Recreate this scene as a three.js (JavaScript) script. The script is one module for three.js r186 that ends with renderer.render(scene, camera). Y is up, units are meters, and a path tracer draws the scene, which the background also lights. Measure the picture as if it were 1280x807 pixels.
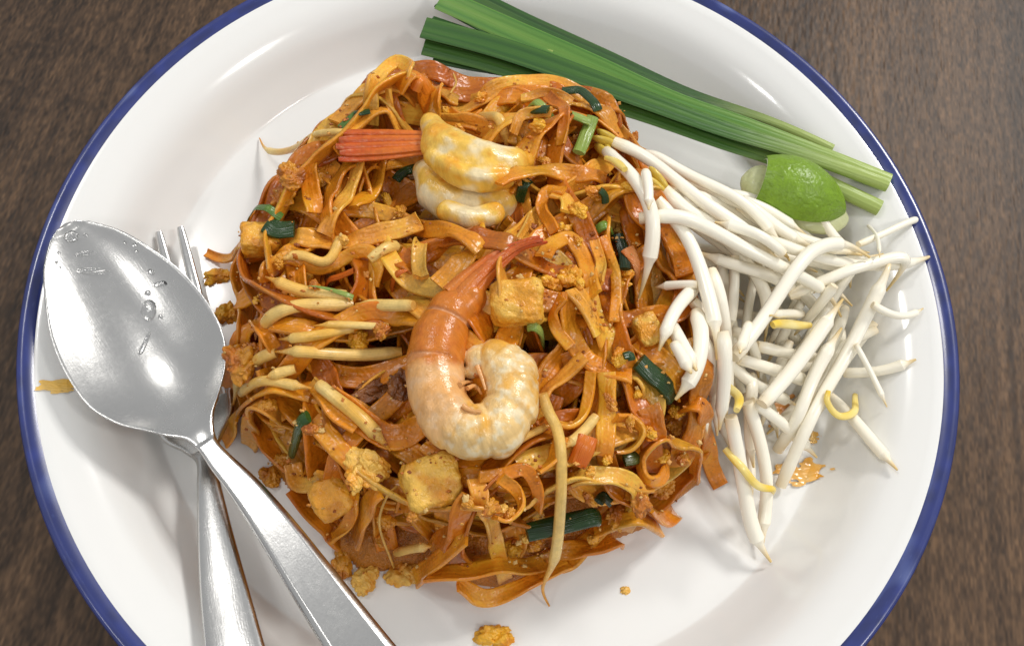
import * as THREE from 'three';
import { ImprovedNoise } from 'three/addons/math/ImprovedNoise.js';
import { mergeGeometries } from 'three/addons/utils/BufferGeometryUtils.js';
import { RectAreaLightUniformsLib } from 'three/addons/lights/RectAreaLightUniformsLib.js';

// ---------------------------------------------------------------- camera, light, exposure
const scene = new THREE.Scene();
scene.background = new THREE.Color().setRGB(0.43, 0.435, 0.44);          // the pale room all round
const renderer = new THREE.WebGLRenderer({ antialias: true });
renderer.toneMapping = THREE.LinearToneMapping;
renderer.toneMappingExposure = 1.08;
renderer.shadowMap.enabled = true;
RectAreaLightUniformsLib.init();

const RIM_Y = 0.025, VFOV = 40, PW = 1280, PH = 807;
const camera = new THREE.PerspectiveCamera(VFOV, PW / PH, 0.01, 20);
const CAM = new THREE.Vector3(0.0043, RIM_Y + 0.2243, 0.1074), PITCH = 0.4095, ROLL = 0.1405;
const FW = new THREE.Vector3(0, -Math.cos(PITCH), -Math.sin(PITCH));
const U0 = new THREE.Vector3(0, Math.sin(PITCH), -Math.cos(PITCH)), R0 = new THREE.Vector3(1, 0, 0);
const CR = R0.clone().multiplyScalar(Math.cos(ROLL)).addScaledVector(U0, Math.sin(ROLL));
const CU = R0.clone().multiplyScalar(-Math.sin(ROLL)).addScaledVector(U0, Math.cos(ROLL));
camera.position.copy(CAM);
camera.quaternion.setFromRotationMatrix(new THREE.Matrix4().makeBasis(CR, CU, FW.clone().negate()));

// ceiling lamps of the restaurant: position, width, length, radiance, colour, turn
const LAMPS = [
  [0.9, 1.4, -1.15, 0.34, 0.34, 52, [1.0, 0.975, 0.94]],
  [-0.75, 1.45, -0.6, 0.18, 0.18, 36, [1.0, 0.975, 0.94]],
  [0.15, 1.6, 1.0, 0.18, 0.18, 22, [1.0, 0.975, 0.94]],
  [1.25, 1.5, 0.3, 0.22, 0.22, 34, [1.0, 0.975, 0.94]],
  [-1.15, 1.5, 0.6, 0.18, 0.18, 18, [1.0, 0.975, 0.94]],
];

// ---------------------------------------------------------------- helpers
let seedState = 20240611;
const rnd = () => { seedState = (seedState + 0x6d2b79f5) | 0; let t = Math.imul(seedState ^ (seedState >>> 15), 1 | seedState); t = (t + Math.imul(t ^ (t >>> 7), 61 | t)) ^ t; return ((t ^ (t >>> 14)) >>> 0) / 4294967296; };
const rr = (a, b) => a + (b - a) * rnd();
const pick = (a) => a[Math.floor(rnd() * a.length)];
const IN = new ImprovedNoise();
const noise = (x, y = 0, z = 0) => IN.noise(x + 31.7, y + 17.3, z + 5.1);
const fbm = (x, y, z, o = 3) => { let s = 0, a = 1; for (let i = 0; i < o; i++) { s += a * noise(x, y, z); x *= 2.03; y *= 2.03; z *= 2.03; a *= 0.5; } return s; };
const clamp = THREE.MathUtils.clamp, lerp = THREE.MathUtils.lerp, sstep = THREE.MathUtils.smoothstep;
const V = (x, y, z) => new THREE.Vector3(x, y, z);
const used = {};
const numbered = (n) => { const k = used[n] = (used[n] ?? -1) + 1; return k ? n + '_' + String(k).padStart(3, '0') : n; };
function shadows(o) { o.castShadow = true; o.receiveShadow = true; return o; }
function part(name, geo, mat, parent) { const m = shadows(new THREE.Mesh(geo, mat)); m.name = name; parent.add(m); return m; }
function thing(name, label, category, group) { const o = new THREE.Group(); o.name = numbered(name); o.userData = { label, category }; if (group) o.userData.group = group; scene.add(o); return o; }
function single(name, geo, mat, label, category, group) { const m = shadows(new THREE.Mesh(geo, mat)); m.name = numbered(name); m.userData = { label, category }; if (group) m.userData.group = group; scene.add(m); return m; }
const rgb = (r, g, b) => new THREE.Color().setRGB(r, g, b);
const hex = (h) => new THREE.Color(h);

// a photograph pixel gives a direction from the camera
const FPX = PH / 2 / Math.tan(THREE.MathUtils.degToRad(VFOV / 2));
const dirOf = (px, py) => FW.clone().addScaledVector(CR, (px - PW / 2) / FPX).addScaledVector(CU, (PH / 2 - py) / FPX);
function atY(px, py, y) { const d = dirOf(px, py); return CAM.clone().addScaledVector(d, (y - CAM.y) / d.y); }
const pxm = (y = 0.02) => (CAM.y - y) / Math.cos(PITCH) / FPX * 0.97;        // metres for one pixel at height y, roughly

// ---------------------------------------------------------------- plate profile and height map of everything laid so far
const PLATE_R = 0.13;
const PROF = [[0, 0.0035], [0.06, 0.0033], [0.095, 0.003], [0.1005, 0.0031], [0.103, 0.0042], [0.1075, 0.0095], [0.1115, 0.0150], [0.115, 0.0186], [0.1185, 0.0208], [0.123, 0.0226], [0.128, 0.0245], [0.13, 0.0246]];
function plateY(r) { for (let i = 1; i < PROF.length; i++) if (r <= PROF[i][0]) { const a = PROF[i - 1], b = PROF[i]; return lerp(a[1], b[1], (r - a[0]) / (b[0] - a[0])); } return 0; }
const HN = 620, HC = 0.0005, HO = -HN * HC / 2, HM = new Float32Array(HN * HN);
for (let j = 0; j < HN; j++) for (let i = 0; i < HN; i++) HM[j * HN + i] = plateY(Math.hypot(HO + i * HC, HO + j * HC));
const hget = (x, z) => { const i = Math.round((x - HO) / HC), j = Math.round((z - HO) / HC); return i < 0 || j < 0 || i >= HN || j >= HN ? 0 : HM[j * HN + i]; };
function hset(x, z, r, y) {
  const i0 = Math.floor((x - r - HO) / HC), i1 = Math.ceil((x + r - HO) / HC), j0 = Math.floor((z - r - HO) / HC), j1 = Math.ceil((z + r - HO) / HC);
  for (let j = Math.max(0, j0); j <= Math.min(HN - 1, j1); j++) for (let i = Math.max(0, i0); i <= Math.min(HN - 1, i1); i++) {
    const dx = HO + i * HC - x, dz = HO + j * HC - z;
    if (dx * dx + dz * dz <= r * r && HM[j * HN + i] < y) HM[j * HN + i] = y;
  }
}
function stampGeo(geo) { const p = geo.attributes.position; for (let i = 0; i < p.count; i++) hset(p.getX(i), p.getZ(i), 0.0006, p.getY(i)); }
function hit(px, py) {
  const d = dirOf(px, py), p = V(), t0 = (0.085 - CAM.y) / d.y, t1 = (0 - CAM.y) / d.y;
  for (let t = t0; t < t1; t += 0.0004) { p.copy(CAM).addScaledVector(d, t); if (p.y <= hget(p.x, p.z)) return p; }
  return atY(px, py, 0);
}

// ---------------------------------------------------------------- sweeps
// pts, side and up per station; section(t, i) gives [[across, up], ...]; closed ends
function sweep(pts, side, up, section, colorAt) {
  const n = pts.length, pos = [], uv = [], col = [], idx = [];
  let len = 0;
  const m = section(0, 0).length;
  const c = new THREE.Color();
  const add = (p, u, v, t, k) => { pos.push(p.x, p.y, p.z); uv.push(u, v); if (colorAt) { colorAt(c, t, p, k); col.push(c.r, c.g, c.b); } };
  for (let i = 0; i < n; i++) {
    if (i) len += pts[i].distanceTo(pts[i - 1]);
    const s = section(i / (n - 1), i);
    let girth = 0;
    for (let k = 0; k <= m; k++) {
      const q = s[k % m], q0 = s[(k + m - 1) % m];
      if (k) girth += Math.hypot(q[0] - q0[0], q[1] - q0[1]);
      add(pts[i].clone().addScaledVector(side[i], q[0]).addScaledVector(up[i], q[1]), len, girth, i / (n - 1), k / m);
    }
  }
  for (let i = 0; i < n - 1; i++) for (let k = 0; k < m; k++) { const a = i * (m + 1) + k, b = a + m + 1; idx.push(a, a + 1, b, a + 1, b + 1, b); }
  for (const i of [0, n - 1]) {
    const s = section(i / (n - 1), i), base = pos.length / 3, t = i / (n - 1);
    let cx = 0, cy = 0; for (const q of s) { cx += q[0] / m; cy += q[1] / m; }
    add(pts[i].clone().addScaledVector(side[i], cx).addScaledVector(up[i], cy), len * t, 0, t, 0);
    for (let k = 0; k <= m; k++) { const q = s[k % m]; add(pts[i].clone().addScaledVector(side[i], q[0]).addScaledVector(up[i], q[1]), len * t, q[0], t, k / m); }
    for (let k = 0; k < m; k++) i ? idx.push(base, base + 2 + k, base + 1 + k) : idx.push(base, base + 1 + k, base + 2 + k);
  }
  const g = new THREE.BufferGeometry();
  g.setAttribute('position', new THREE.Float32BufferAttribute(pos, 3));
  g.setAttribute('uv', new THREE.Float32BufferAttribute(uv, 2));
  if (colorAt) g.setAttribute('color', new THREE.Float32BufferAttribute(col, 3));
  g.setIndex(idx);
  g.computeVertexNormals();
  // close the seam of the normals
  const N = g.attributes.normal, a = V(), b = V();
  for (let i = 0; i < n; i++) { const p = i * (m + 1), q = p + m; a.fromBufferAttribute(N, p); b.fromBufferAttribute(N, q); a.add(b).normalize(); N.setXYZ(p, a.x, a.y, a.z); N.setXYZ(q, a.x, a.y, a.z); }
  return g;
}
function frames(pts, roll) {       // side and up vectors; roll(i) turns the side about the path
  const side = [], up = [];
  for (let i = 0; i < pts.length; i++) {
    const T = pts[Math.min(i + 1, pts.length - 1)].clone().sub(pts[Math.max(i - 1, 0)]).normalize();
    let s = V(0, 1, 0).cross(T); if (s.lengthSq() < 1e-6) s = V(1, 0, 0); s.normalize();
    s.applyAxisAngle(T, roll ? roll(i) : 0);
    side.push(s); up.push(T.clone().cross(s).normalize());
  }
  return [side, up];
}
const oval = (a, b, m = 10, ph = 0) => Array.from({ length: m }, (_, k) => [a * Math.cos(ph - 2 * Math.PI * k / m), b * Math.sin(ph - 2 * Math.PI * k / m)]);
function strap(w, t, cup = 0, ridge = 0) {   // a flat noodle: slightly thicker edges, rounded
  const a = w / 2, b = t / 2;
  const y = (x) => cup * (x / a) * (x / a);
  return [[a, y(a)], [a * 0.93, -b * 0.9 + y(a)], [a * 0.5, -b * (1 - ridge) + y(a * 0.5)], [0, -b], [-a * 0.5, -b * (1 - ridge) + y(a * 0.5)], [-a * 0.93, -b * 0.9 + y(a)],
    [-a, y(a)], [-a * 0.93, b * (1 + ridge) + y(a)], [-a * 0.72, b + y(a * 0.72)], [-a * 0.3, b * (1 - ridge) + y(a * 0.3)], [a * 0.3, b * (1 - ridge) + y(a * 0.3)], [a * 0.72, b + y(a * 0.72)], [a * 0.93, b * (1 + ridge) + y(a)]];
}
function resample(ctrl, ds) { const c = new THREE.CatmullRomCurve3(ctrl, false, 'centripetal'); c.arcLengthDivisions = 200; return c.getSpacedPoints(Math.max(6, Math.round(c.getLength() / ds))); }
// pixel path -> points over the present height map, all on a smooth height
function pathFromPixels(px, ds, straight = 0) {
  let hs = px.map(([x, y]) => hit(x, y).y);
  if (straight) {   // a stiff strand: heights along a straight line
    const n = hs.length, mx = (n - 1) / 2, my = hs.reduce((a, b) => a + b) / n; let sxy = 0, sxx = 0;
    hs.forEach((h, i) => { sxy += (i - mx) * (h - my); sxx += (i - mx) ** 2; });
    hs = hs.map((h, i) => lerp(h, my + sxy / sxx * (i - mx), straight));
  }
  for (let k = 0; k < 2; k++) hs = hs.map((h, i) => Math.max(h * 0.6, (hs[Math.max(0, i - 1)] + 2 * h + hs[Math.min(hs.length - 1, i + 1)]) / 4));
  return resample(px.map(([x, y], i) => atY(x, y, hs[i] + 0.001)), ds);
}
// lets a flexible strand down on what is there: soft = 1/m of curvature it allows, sink = how far it beds in
function drop(pts, hw, ht, { soft = 60, sink = 0.3, roll, lift, passes = 2 } = {}) {
  const n = pts.length, req = new Float64Array(n), sl = new Float64Array(n);
  for (let i = 0; i < n; i++) {
    const T = pts[Math.min(i + 1, n - 1)].clone().sub(pts[Math.max(i - 1, 0)]), L = Math.hypot(T.x, T.z) || 1, sx = T.z / L, sz = -T.x / L;
    const w = typeof hw === 'function' ? hw(i / (n - 1)) : hw, r = roll ? roll(i) : 0, we = Math.max(w * Math.abs(Math.cos(r)), ht);
    let mx = 0, mean = 0;
    const hs = [-1, -0.5, 0, 0.5, 1].map((k) => hget(pts[i].x + sx * we * k, pts[i].z + sz * we * k));
    for (const h of hs) { mx = Math.max(mx, h); mean += h / 5; }
    sl[i] = Math.atan2(hs[4] - hs[0] + hs[3] - hs[1], we * 3);
    req[i] = lerp(mx, mean, sink) + ht * 0.9 + w * Math.abs(Math.sin(r)) * 0.75 + (lift ? lift(i / (n - 1)) : 0);
  }
  const ds = pts[0].distanceTo(pts[1]), y = Float64Array.from(req);
  for (let it = 0; it < 220; it++) for (let k = 1; k < n - 1; k++) { const i = it & 1 ? n - 1 - k : k; y[i] = Math.max(req[i], (y[i - 1] + y[i + 1]) / 2 - soft * ds * ds / 2); }
  for (let s = 0; s < passes; s++) { const c = Float64Array.from(y); for (let i = 1; i < n - 1; i++) y[i] = (c[i - 1] + c[i] * 2 + c[i + 1]) / 4; }
  for (let s = 0; s < 4; s++) { const c = Float64Array.from(sl); for (let i = 1; i < n - 1; i++) sl[i] = (c[i - 1] + c[i] + c[i + 1]) / 3; }
  pts.forEach((p, i) => { p.y = y[i]; });
  return sl;
}
function stampPath(pts, hw, ht, roll) {
  pts.forEach((p, i) => {
    const w = typeof hw === 'function' ? hw(i / (pts.length - 1)) : hw, r = roll ? roll(i) : 0;
    hset(p.x, p.z, Math.max(ht, w * Math.abs(Math.cos(r)) * 0.9), p.y + ht * 0.8 + w * Math.abs(Math.sin(r)) * 0.6);
  });
}

// ---------------------------------------------------------------- surface nets and lumps
function surfaceNets(f, lo, hi, cell) {
  const nx = Math.ceil((hi.x - lo.x) / cell) + 1, ny = Math.ceil((hi.y - lo.y) / cell) + 1, nz = Math.ceil((hi.z - lo.z) / cell) + 1;
  const F = new Float32Array(nx * ny * nz), at = (i, j, k) => i + nx * (j + ny * k);
  for (let k = 0; k < nz; k++) for (let j = 0; j < ny; j++) for (let i = 0; i < nx; i++) F[at(i, j, k)] = f(lo.x + i * cell, lo.y + j * cell, lo.z + k * cell);
  const id = new Int32Array(nx * ny * nz).fill(-1), pos = [], idx = [];
  for (let k = 0; k < nz - 1; k++) for (let j = 0; j < ny - 1; j++) for (let i = 0; i < nx - 1; i++) {
    let sx = 0, sy = 0, sz = 0, n = 0;
    const v = []; for (let c = 0; c < 8; c++) v.push(F[at(i + (c & 1), j + ((c >> 1) & 1), k + (c >> 2))]);
    for (let a = 0; a < 8; a++) for (const b of [a | 1, a | 2, a | 4]) if (b !== a && (v[a] < 0) !== (v[b] < 0)) {
      const t = v[a] / (v[a] - v[b]);
      sx += lerp(a & 1, b & 1, t); sy += lerp((a >> 1) & 1, (b >> 1) & 1, t); sz += lerp(a >> 2, b >> 2, t); n++;
    }
    if (n) { id[at(i, j, k)] = pos.length / 3; pos.push(lo.x + (i + sx / n) * cell, lo.y + (j + sy / n) * cell, lo.z + (k + sz / n) * cell); }
  }
  const quad = (a, b, c, d, flip) => { if (Math.min(a, b, c, d) < 0) return; flip ? idx.push(a, c, b, a, d, c) : idx.push(a, b, c, a, c, d); };
  for (let k = 1; k < nz - 1; k++) for (let j = 1; j < ny - 1; j++) for (let i = 1; i < nx - 1; i++) {
    const s = F[at(i, j, k)] < 0;
    if (s !== (F[at(i + 1, j, k)] < 0)) quad(id[at(i, j - 1, k - 1)], id[at(i, j, k - 1)], id[at(i, j, k)], id[at(i, j - 1, k)], !s);
    if (s !== (F[at(i, j + 1, k)] < 0)) quad(id[at(i - 1, j, k - 1)], id[at(i - 1, j, k)], id[at(i, j, k)], id[at(i, j, k - 1)], !s);
    if (s !== (F[at(i, j, k + 1)] < 0)) quad(id[at(i - 1, j - 1, k)], id[at(i, j - 1, k)], id[at(i, j, k)], id[at(i - 1, j, k)], !s);
  }
  const g = new THREE.BufferGeometry();
  g.setAttribute('position', new THREE.Float32BufferAttribute(pos, 3)); g.setIndex(idx); g.computeVertexNormals();
  const uv = []; for (let i = 0; i < pos.length; i += 3) uv.push(pos[i] + pos[i + 1] * 0.6, pos[i + 2] + pos[i + 1] * 0.6);
  g.setAttribute('uv', new THREE.Float32BufferAttribute(uv, 2));
  return g;
}
function paint(g, fn) {
  const p = g.attributes.position, c = new THREE.Color(), col = new Float32Array(p.count * 3);
  for (let i = 0; i < p.count; i++) { fn(c, p.getX(i), p.getY(i), p.getZ(i), i); col.set([c.r, c.g, c.b], i * 3); }
  g.setAttribute('color', new THREE.BufferAttribute(col, 3)); return g;
}
const ICO = {};
function ico(d) {   // welded icosphere
  if (ICO[d]) return ICO[d];
  const g = new THREE.IcosahedronGeometry(1, d), p = g.attributes.position, map = new Map(), pos = [], idx = [];
  for (let i = 0; i < p.count; i++) { const k = [p.getX(i), p.getY(i), p.getZ(i)].map((v) => Math.round(v * 1e4)).join(); if (!map.has(k)) { map.set(k, pos.length / 3); pos.push(p.getX(i), p.getY(i), p.getZ(i)); } idx.push(map.get(k)); }
  return ICO[d] = { pos, idx };
}
function lump(d, fn, turn, at) {   // fn(v) moves a point of the unit sphere
  const { pos, idx } = ico(d), out = [], uv = [], v = V();
  for (let i = 0; i < pos.length; i += 3) { v.set(pos[i], pos[i + 1], pos[i + 2]); fn(v); uv.push(v.x + v.y * 0.7, v.z + v.y * 0.7); if (turn) v.applyEuler(turn); if (at) v.add(at); out.push(v.x, v.y, v.z); }
  const g = new THREE.BufferGeometry();
  g.setAttribute('position', new THREE.Float32BufferAttribute(out, 3)); g.setAttribute('uv', new THREE.Float32BufferAttribute(uv, 2)); g.setIndex(idx); g.computeVertexNormals();
  return g;
}

// ---------------------------------------------------------------- textures (matter only)
function tex(w, h, fn, srgb, rx = 1, ry = 1) {
  const d = new Uint8Array(w * h * 4);
  for (let y = 0; y < h; y++) for (let x = 0; x < w; x++) { const c = fn(x / w, y / h, x, y), o = (y * w + x) * 4; d[o] = clamp(c[0], 0, 255); d[o + 1] = clamp(c[1], 0, 255); d[o + 2] = clamp(c[2], 0, 255); d[o + 3] = 255; }
  const t = new THREE.DataTexture(d, w, h); t.wrapS = t.wrapT = THREE.RepeatWrapping; t.magFilter = THREE.LinearFilter; t.minFilter = THREE.LinearMipmapLinearFilter; t.generateMipmaps = true;
  if (srgb) t.colorSpace = THREE.SRGBColorSpace; t.repeat.set(rx, ry); t.needsUpdate = true; return t;
}
// tiling value noise
function tiler(seed) { const P = new Float32Array(4096); let s = seed; for (let i = 0; i < 4096; i++) { s = (Math.imul(s, 1664525) + 1013904223) | 0; P[i] = (s >>> 8) / 16777216; }
  return (u, v, nx, ny) => { const x = u * nx, y = v * ny, i = Math.floor(x), j = Math.floor(y), fx = x - i, fy = y - j, a = fx * fx * (3 - 2 * fx), b = fy * fy * (3 - 2 * fy);
    const g = (p, q) => P[(((p % nx) + nx) % nx * 131 + ((q % ny) + ny) % ny * 977) & 4095];
    return lerp(lerp(g(i, j), g(i + 1, j), a), lerp(g(i, j + 1), g(i + 1, j + 1), a), b); }; }
const T1 = tiler(7), T2 = tiler(99), T3 = tiler(1234), T4 = tiler(555);
const noodleMap = tex(512, 512, (u, v) => {
  const lines = T1(u, v, 6, 90), patch = T2(u, v, 9, 9), fine = T3(u, v, 120, 120), sp = T4(u, v, 150, 150);
  const red = clamp(1.6 * T3(u, v, 6, 6) - 0.3, 0, 1), big = T4(u, v, 4, 4); let k = 0.66 + 0.1 * lines + 0.16 * patch + 0.1 * fine + 0.16 * big;
  if (sp > 0.965) k *= 0.55; 
  return [255 * Math.min(1, k * 1.05), 255 * k * (0.88 + 0.14 * (1 - red)), 255 * k * (0.75 + 0.25 * (1 - red))];
}, true, 20, 20);
const noodleBump = tex(512, 512, (u, v) => { const k = 255 * (0.35 * T1(u, v, 10, 100) + 0.4 * T2(u, v, 70, 70) + 0.25 * T3(u, v, 30, 30)); return [k, k, k]; }, false, 20, 20);
const grainBump = tex(512, 512, (u, v) => { const k = 255 * (0.45 * T1(u, v, 60, 60) + 0.35 * T2(u, v, 130, 130) + 0.2 * T3(u, v, 25, 25)); return [k, k, k]; }, false, 33, 33);
const fibreBump = tex(512, 512, (u, v) => { const k = 255 * (0.6 * T1(u, v, 5, 110) + 0.4 * T2(u, v, 12, 50)); return [k, k, k]; }, false, 25, 60);
const skinMap = tex(512, 512, (u, v) => { const k = 0.86 + 0.09 * T1(u, v, 24, 24) + 0.06 * T2(u, v, 80, 80); return [255 * k, 255 * k, 255 * k]; }, true, 25, 25);
const phys = (o) => new THREE.MeshPhysicalMaterial({ side: THREE.DoubleSide, ...o });
const noodleTones = [[0.88, 0.455, 0.034], [0.83, 0.39, 0.024], [0.7, 0.28, 0.014], [0.95, 0.59, 0.085], [0.57, 0.195, 0.009], [0.89, 0.545, 0.085], [0.8, 0.335, 0.017]]
  .map((c) => phys({ color: rgb(...c), map: noodleMap, bumpMap: noodleBump, bumpScale: 0.00028, roughness: 0.3, transmission: 0.2 }));
const sauceMat = phys({ color: rgb(0.55, 0.19, 0.014), map: skinMap, bumpMap: grainBump, bumpScale: 0.0005, roughness: 0.3 });
const vc = (o) => phys({ vertexColors: true, ...o });
const sproutMat = vc({ roughness: 0.24, bumpMap: fibreBump, bumpScale: 0.00003 });
const friedSproutMat = vc({ map: skinMap, roughness: 0.3, bumpMap: fibreBump, bumpScale: 0.0001 });
const chiveMat = vc({ bumpMap: fibreBump, bumpScale: 0.00006, roughness: 0.38 });
const bitMat = vc({ bumpMap: fibreBump, bumpScale: 0.0002, roughness: 0.25 });
const prawnMat = vc({ map: skinMap, bumpMap: grainBump, bumpScale: 0.0001, roughness: 0.27 });
const eggMat = vc({ map: skinMap, bumpMap: grainBump, bumpScale: 0.00025, roughness: 0.34 });

// ---------------------------------------------------------------- the lamps
LAMPS.forEach(([x, y, z, w, l, power, c], i) => {
  const names = ['beyond the lime side of the plate', 'beyond the fork side of the plate', 'above the diner', 'off to the side of the bean sprouts', 'off to the side of the spoon'];
  const g = thing('ceiling_lamp', 'square white ceiling lamp ' + names[i], 'lamp');
  g.position.set(x, y, z); g.lookAt(0, 0, 0);
  const housing = new THREE.BoxGeometry(w + 0.03, l + 0.03, 0.03); housing.translate(0, 0, -0.022);
  part('housing', housing, new THREE.MeshStandardMaterial({ color: rgb(0.7, 0.7, 0.7), roughness: 0.6 }), g);
  const dg = new THREE.BoxGeometry(w, l, 0.004);
  part('diffuser', dg, new THREE.MeshStandardMaterial({ color: rgb(0.8, 0.8, 0.8), emissive: rgb(...c), emissiveIntensity: 2 }), g);
  const L = new THREE.RectAreaLight(rgb(...c), power, w, l); L.position.set(0, 0, 0.006); L.name = 'lamp_light';
  L.rotation.y = Math.PI; L.castShadow = true; g.add(L);
});

// ---------------------------------------------------------------- table
{
  const wood = tex(1400, 1400, (u, v) => {
    const w = u + 0.012 * T3(u, v, 2, 2) + 0.003 * T4(u, v, 5, 6);
    const band = T1(w, v, 16, 1) * 0.34 + T2(w, v, 55, 2) * 0.3 + T3(w, v, 150, 3) * 0.22 + T4(w, v, 330, 5) * 0.14;
    const dash = T4(u, v, 520, 130), dash2 = T2(u, v, 690, 260);
    let k = 0.3 + 0.95 * band + 0.34 * (dash - 0.5) + 0.36 * (dash2 - 0.5);
    const vein = T1(w, v, 90, 2); if (vein > 0.86) k *= 1 - 2.2 * (vein - 0.86);
    const warm = T1(u, v, 4, 2);
    return [88 * k + 4 * warm, 69 * k, (53 - 5 * warm) * k];
  }, true, 1 / 0.42, 1 / 0.42);
  const wb = tex(1024, 1024, (u, v) => { const k = 255 * (0.6 * T4(u, v, 420, 95) + 0.4 * T2(u, v, 500, 140)); return [k, k, k]; }, false, 1 / 0.42, 1 / 0.42);
  const g = new THREE.BoxGeometry(1.5, 0.03, 1.1), p = g.attributes.position, uv = g.attributes.uv;
  for (let i = 0; i < p.count; i++) uv.setXY(i, p.getX(i), p.getZ(i) + p.getY(i));
  g.rotateY(-0.03);
  const m = part('table', g, phys({ map: wood, bumpMap: wb, bumpScale: 0.0002, roughness: 0.5, specularIntensity: 0.55 }), scene);
  m.position.set(0, -0.0152, 0); m.userData = { kind: 'structure', label: 'dark brown wood grain table top under the plate', category: 'table' };
}

// ---------------------------------------------------------------- plate
{
  const pl = thing('plate', 'round white enamel plate with a blue rim', 'plate');
  const smooth = [];
  const c = new THREE.SplineCurve(PROF.filter((q) => q[0] > 0.09 && q[0] < 0.1257).map((q) => new THREE.Vector2(...q)));
  smooth.push(new THREE.Vector2(0, 0.0035), new THREE.Vector2(0.03, 0.0034), new THREE.Vector2(0.06, 0.0033), new THREE.Vector2(0.085, 0.0031));
  for (const q of c.getPoints(60)) smooth.push(q);
  smooth.push(new THREE.Vector2(0.1257, 0.02365));
  const under = [[0.1257, 0.0226], [0.1185, 0.0192], [0.115, 0.0170], [0.1115, 0.0134], [0.1075, 0.0079], [0.103, 0.0025], [0.1, 0.0008], [0.09, 0.0004], [0, 0.0006]].map((q) => new THREE.Vector2(...q));
  const white = phys({ color: rgb(0.83, 0.83, 0.81), roughness: 0.16, clearcoat: 0.4, clearcoatRoughness: 0.06 });
  const body = new THREE.LatheGeometry([...smooth, ...under], 200);
  part('dish', body, white, pl);
  const band = [[0.1257, 0.02365], [0.1264, 0.0241], [0.1278, 0.0248], [0.1290, 0.0249], [0.1298, 0.0244], [0.1301, 0.0236], [0.1297, 0.0227], [0.1288, 0.0223], [0.1257, 0.0226]].map((q) => new THREE.Vector2(...q));
  const blueMap = tex(1024, 64, (u, v) => {
    const n = T1(u, v, 240, 6), s = T2(u, v, 90, 3), w = T3(u, v, 500, 30);
    let k = 0.9 + 0.22 * (n - 0.5), p = Math.max(0, s - 0.72) * 1.6 + (w > 0.93 ? 0.12 : 0);
    return [lerp(36 * k, 150, p), lerp(51 * k, 165, p), lerp(122 * k, 205, p)];
  }, true, 1, 1);
  part('rim_band', new THREE.LatheGeometry(band, 240), phys({ map: blueMap, roughness: 0.3, clearcoat: 0.5, clearcoatRoughness: 0.15 }), pl);
}

// ---------------------------------------------------------------- the heap's outline and under-layer
const OUT = [[500, 96], [540, 110], [610, 116], [680, 116], [745, 120], [790, 150], [832, 200], [856, 262], [880, 330], [905, 420], [900, 500], [902, 600], [848, 640], [826, 662], [760, 688], [700, 706], [640, 744], [590, 738], [520, 718], [440, 722], [405, 690], [362, 640], [322, 585], [296, 545], [284, 500], [272, 450], [292, 410], [280, 385], [268, 345], [272, 315], [305, 300], [335, 245], [362, 205], [424, 165], [452, 138], [476, 112]]
  .map(([x, y]) => { const p = atY(x, y, 0.015); return [p.x, p.z]; });
function inward(x, z) {   // distance to the outline, positive inside
  let d = 1e9, inside = false;
  for (let i = 0, j = OUT.length - 1; i < OUT.length; j = i++) {
    const [ax, az] = OUT[j], [bx, bz] = OUT[i], ex = bx - ax, ez = bz - az, t = clamp(((x - ax) * ex + (z - az) * ez) / (ex * ex + ez * ez), 0, 1);
    d = Math.min(d, Math.hypot(x - ax - ex * t, z - az - ez * t));
    if ((az > z) !== (bz > z) && x < (bx - ax) * (z - az) / (bz - az) + ax) inside = !inside;
  }
  return inside ? d : -d;
}
{
  const N = 190, x0 = -0.08, z0 = -0.075, S = 0.16, pos = [], idx = [], uv = [];
  for (let j = 0; j <= N; j++) for (let i = 0; i <= N; i++) {
    const x = x0 + S * i / N, z = z0 + S * j / N, d = inward(x, z) - 0.003;
    let y = 0.0015;
    if (d > 0) { y = 0.0033 + 0.0115 * Math.pow(clamp(d / 0.022, 0, 1), 0.6) + 0.006 * sstep(d, 0.01, 0.05) + 0.0022 * fbm(x * 130, 3, z * 130, 4) * sstep(d, 0, 0.008); }
    pos.push(x, y, z); uv.push(x, z);
    if (d > 0) hset(x, z, 0.0007, y);
  }
  for (let j = 0; j < N; j++) for (let i = 0; i < N; i++) { const a = j * (N + 1) + i, q = [a, a + 1, a + N + 1, a + N + 2]; if (q.some((k) => pos[k * 3 + 1] > 0.003)) idx.push(a, a + N + 1, a + 1, a + 1, a + N + 1, a + N + 2); }
  const g = new THREE.BufferGeometry(); g.setAttribute('position', new THREE.Float32BufferAttribute(pos, 3)); g.setAttribute('uv', new THREE.Float32BufferAttribute(uv, 2)); g.setIndex(idx); g.computeVertexNormals();
  const m = single('noodle_heap', g, sauceMat, 'dark saucy underlayer of the fried noodle heap', 'noodles'); m.userData.kind = 'stuff';
}

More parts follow.
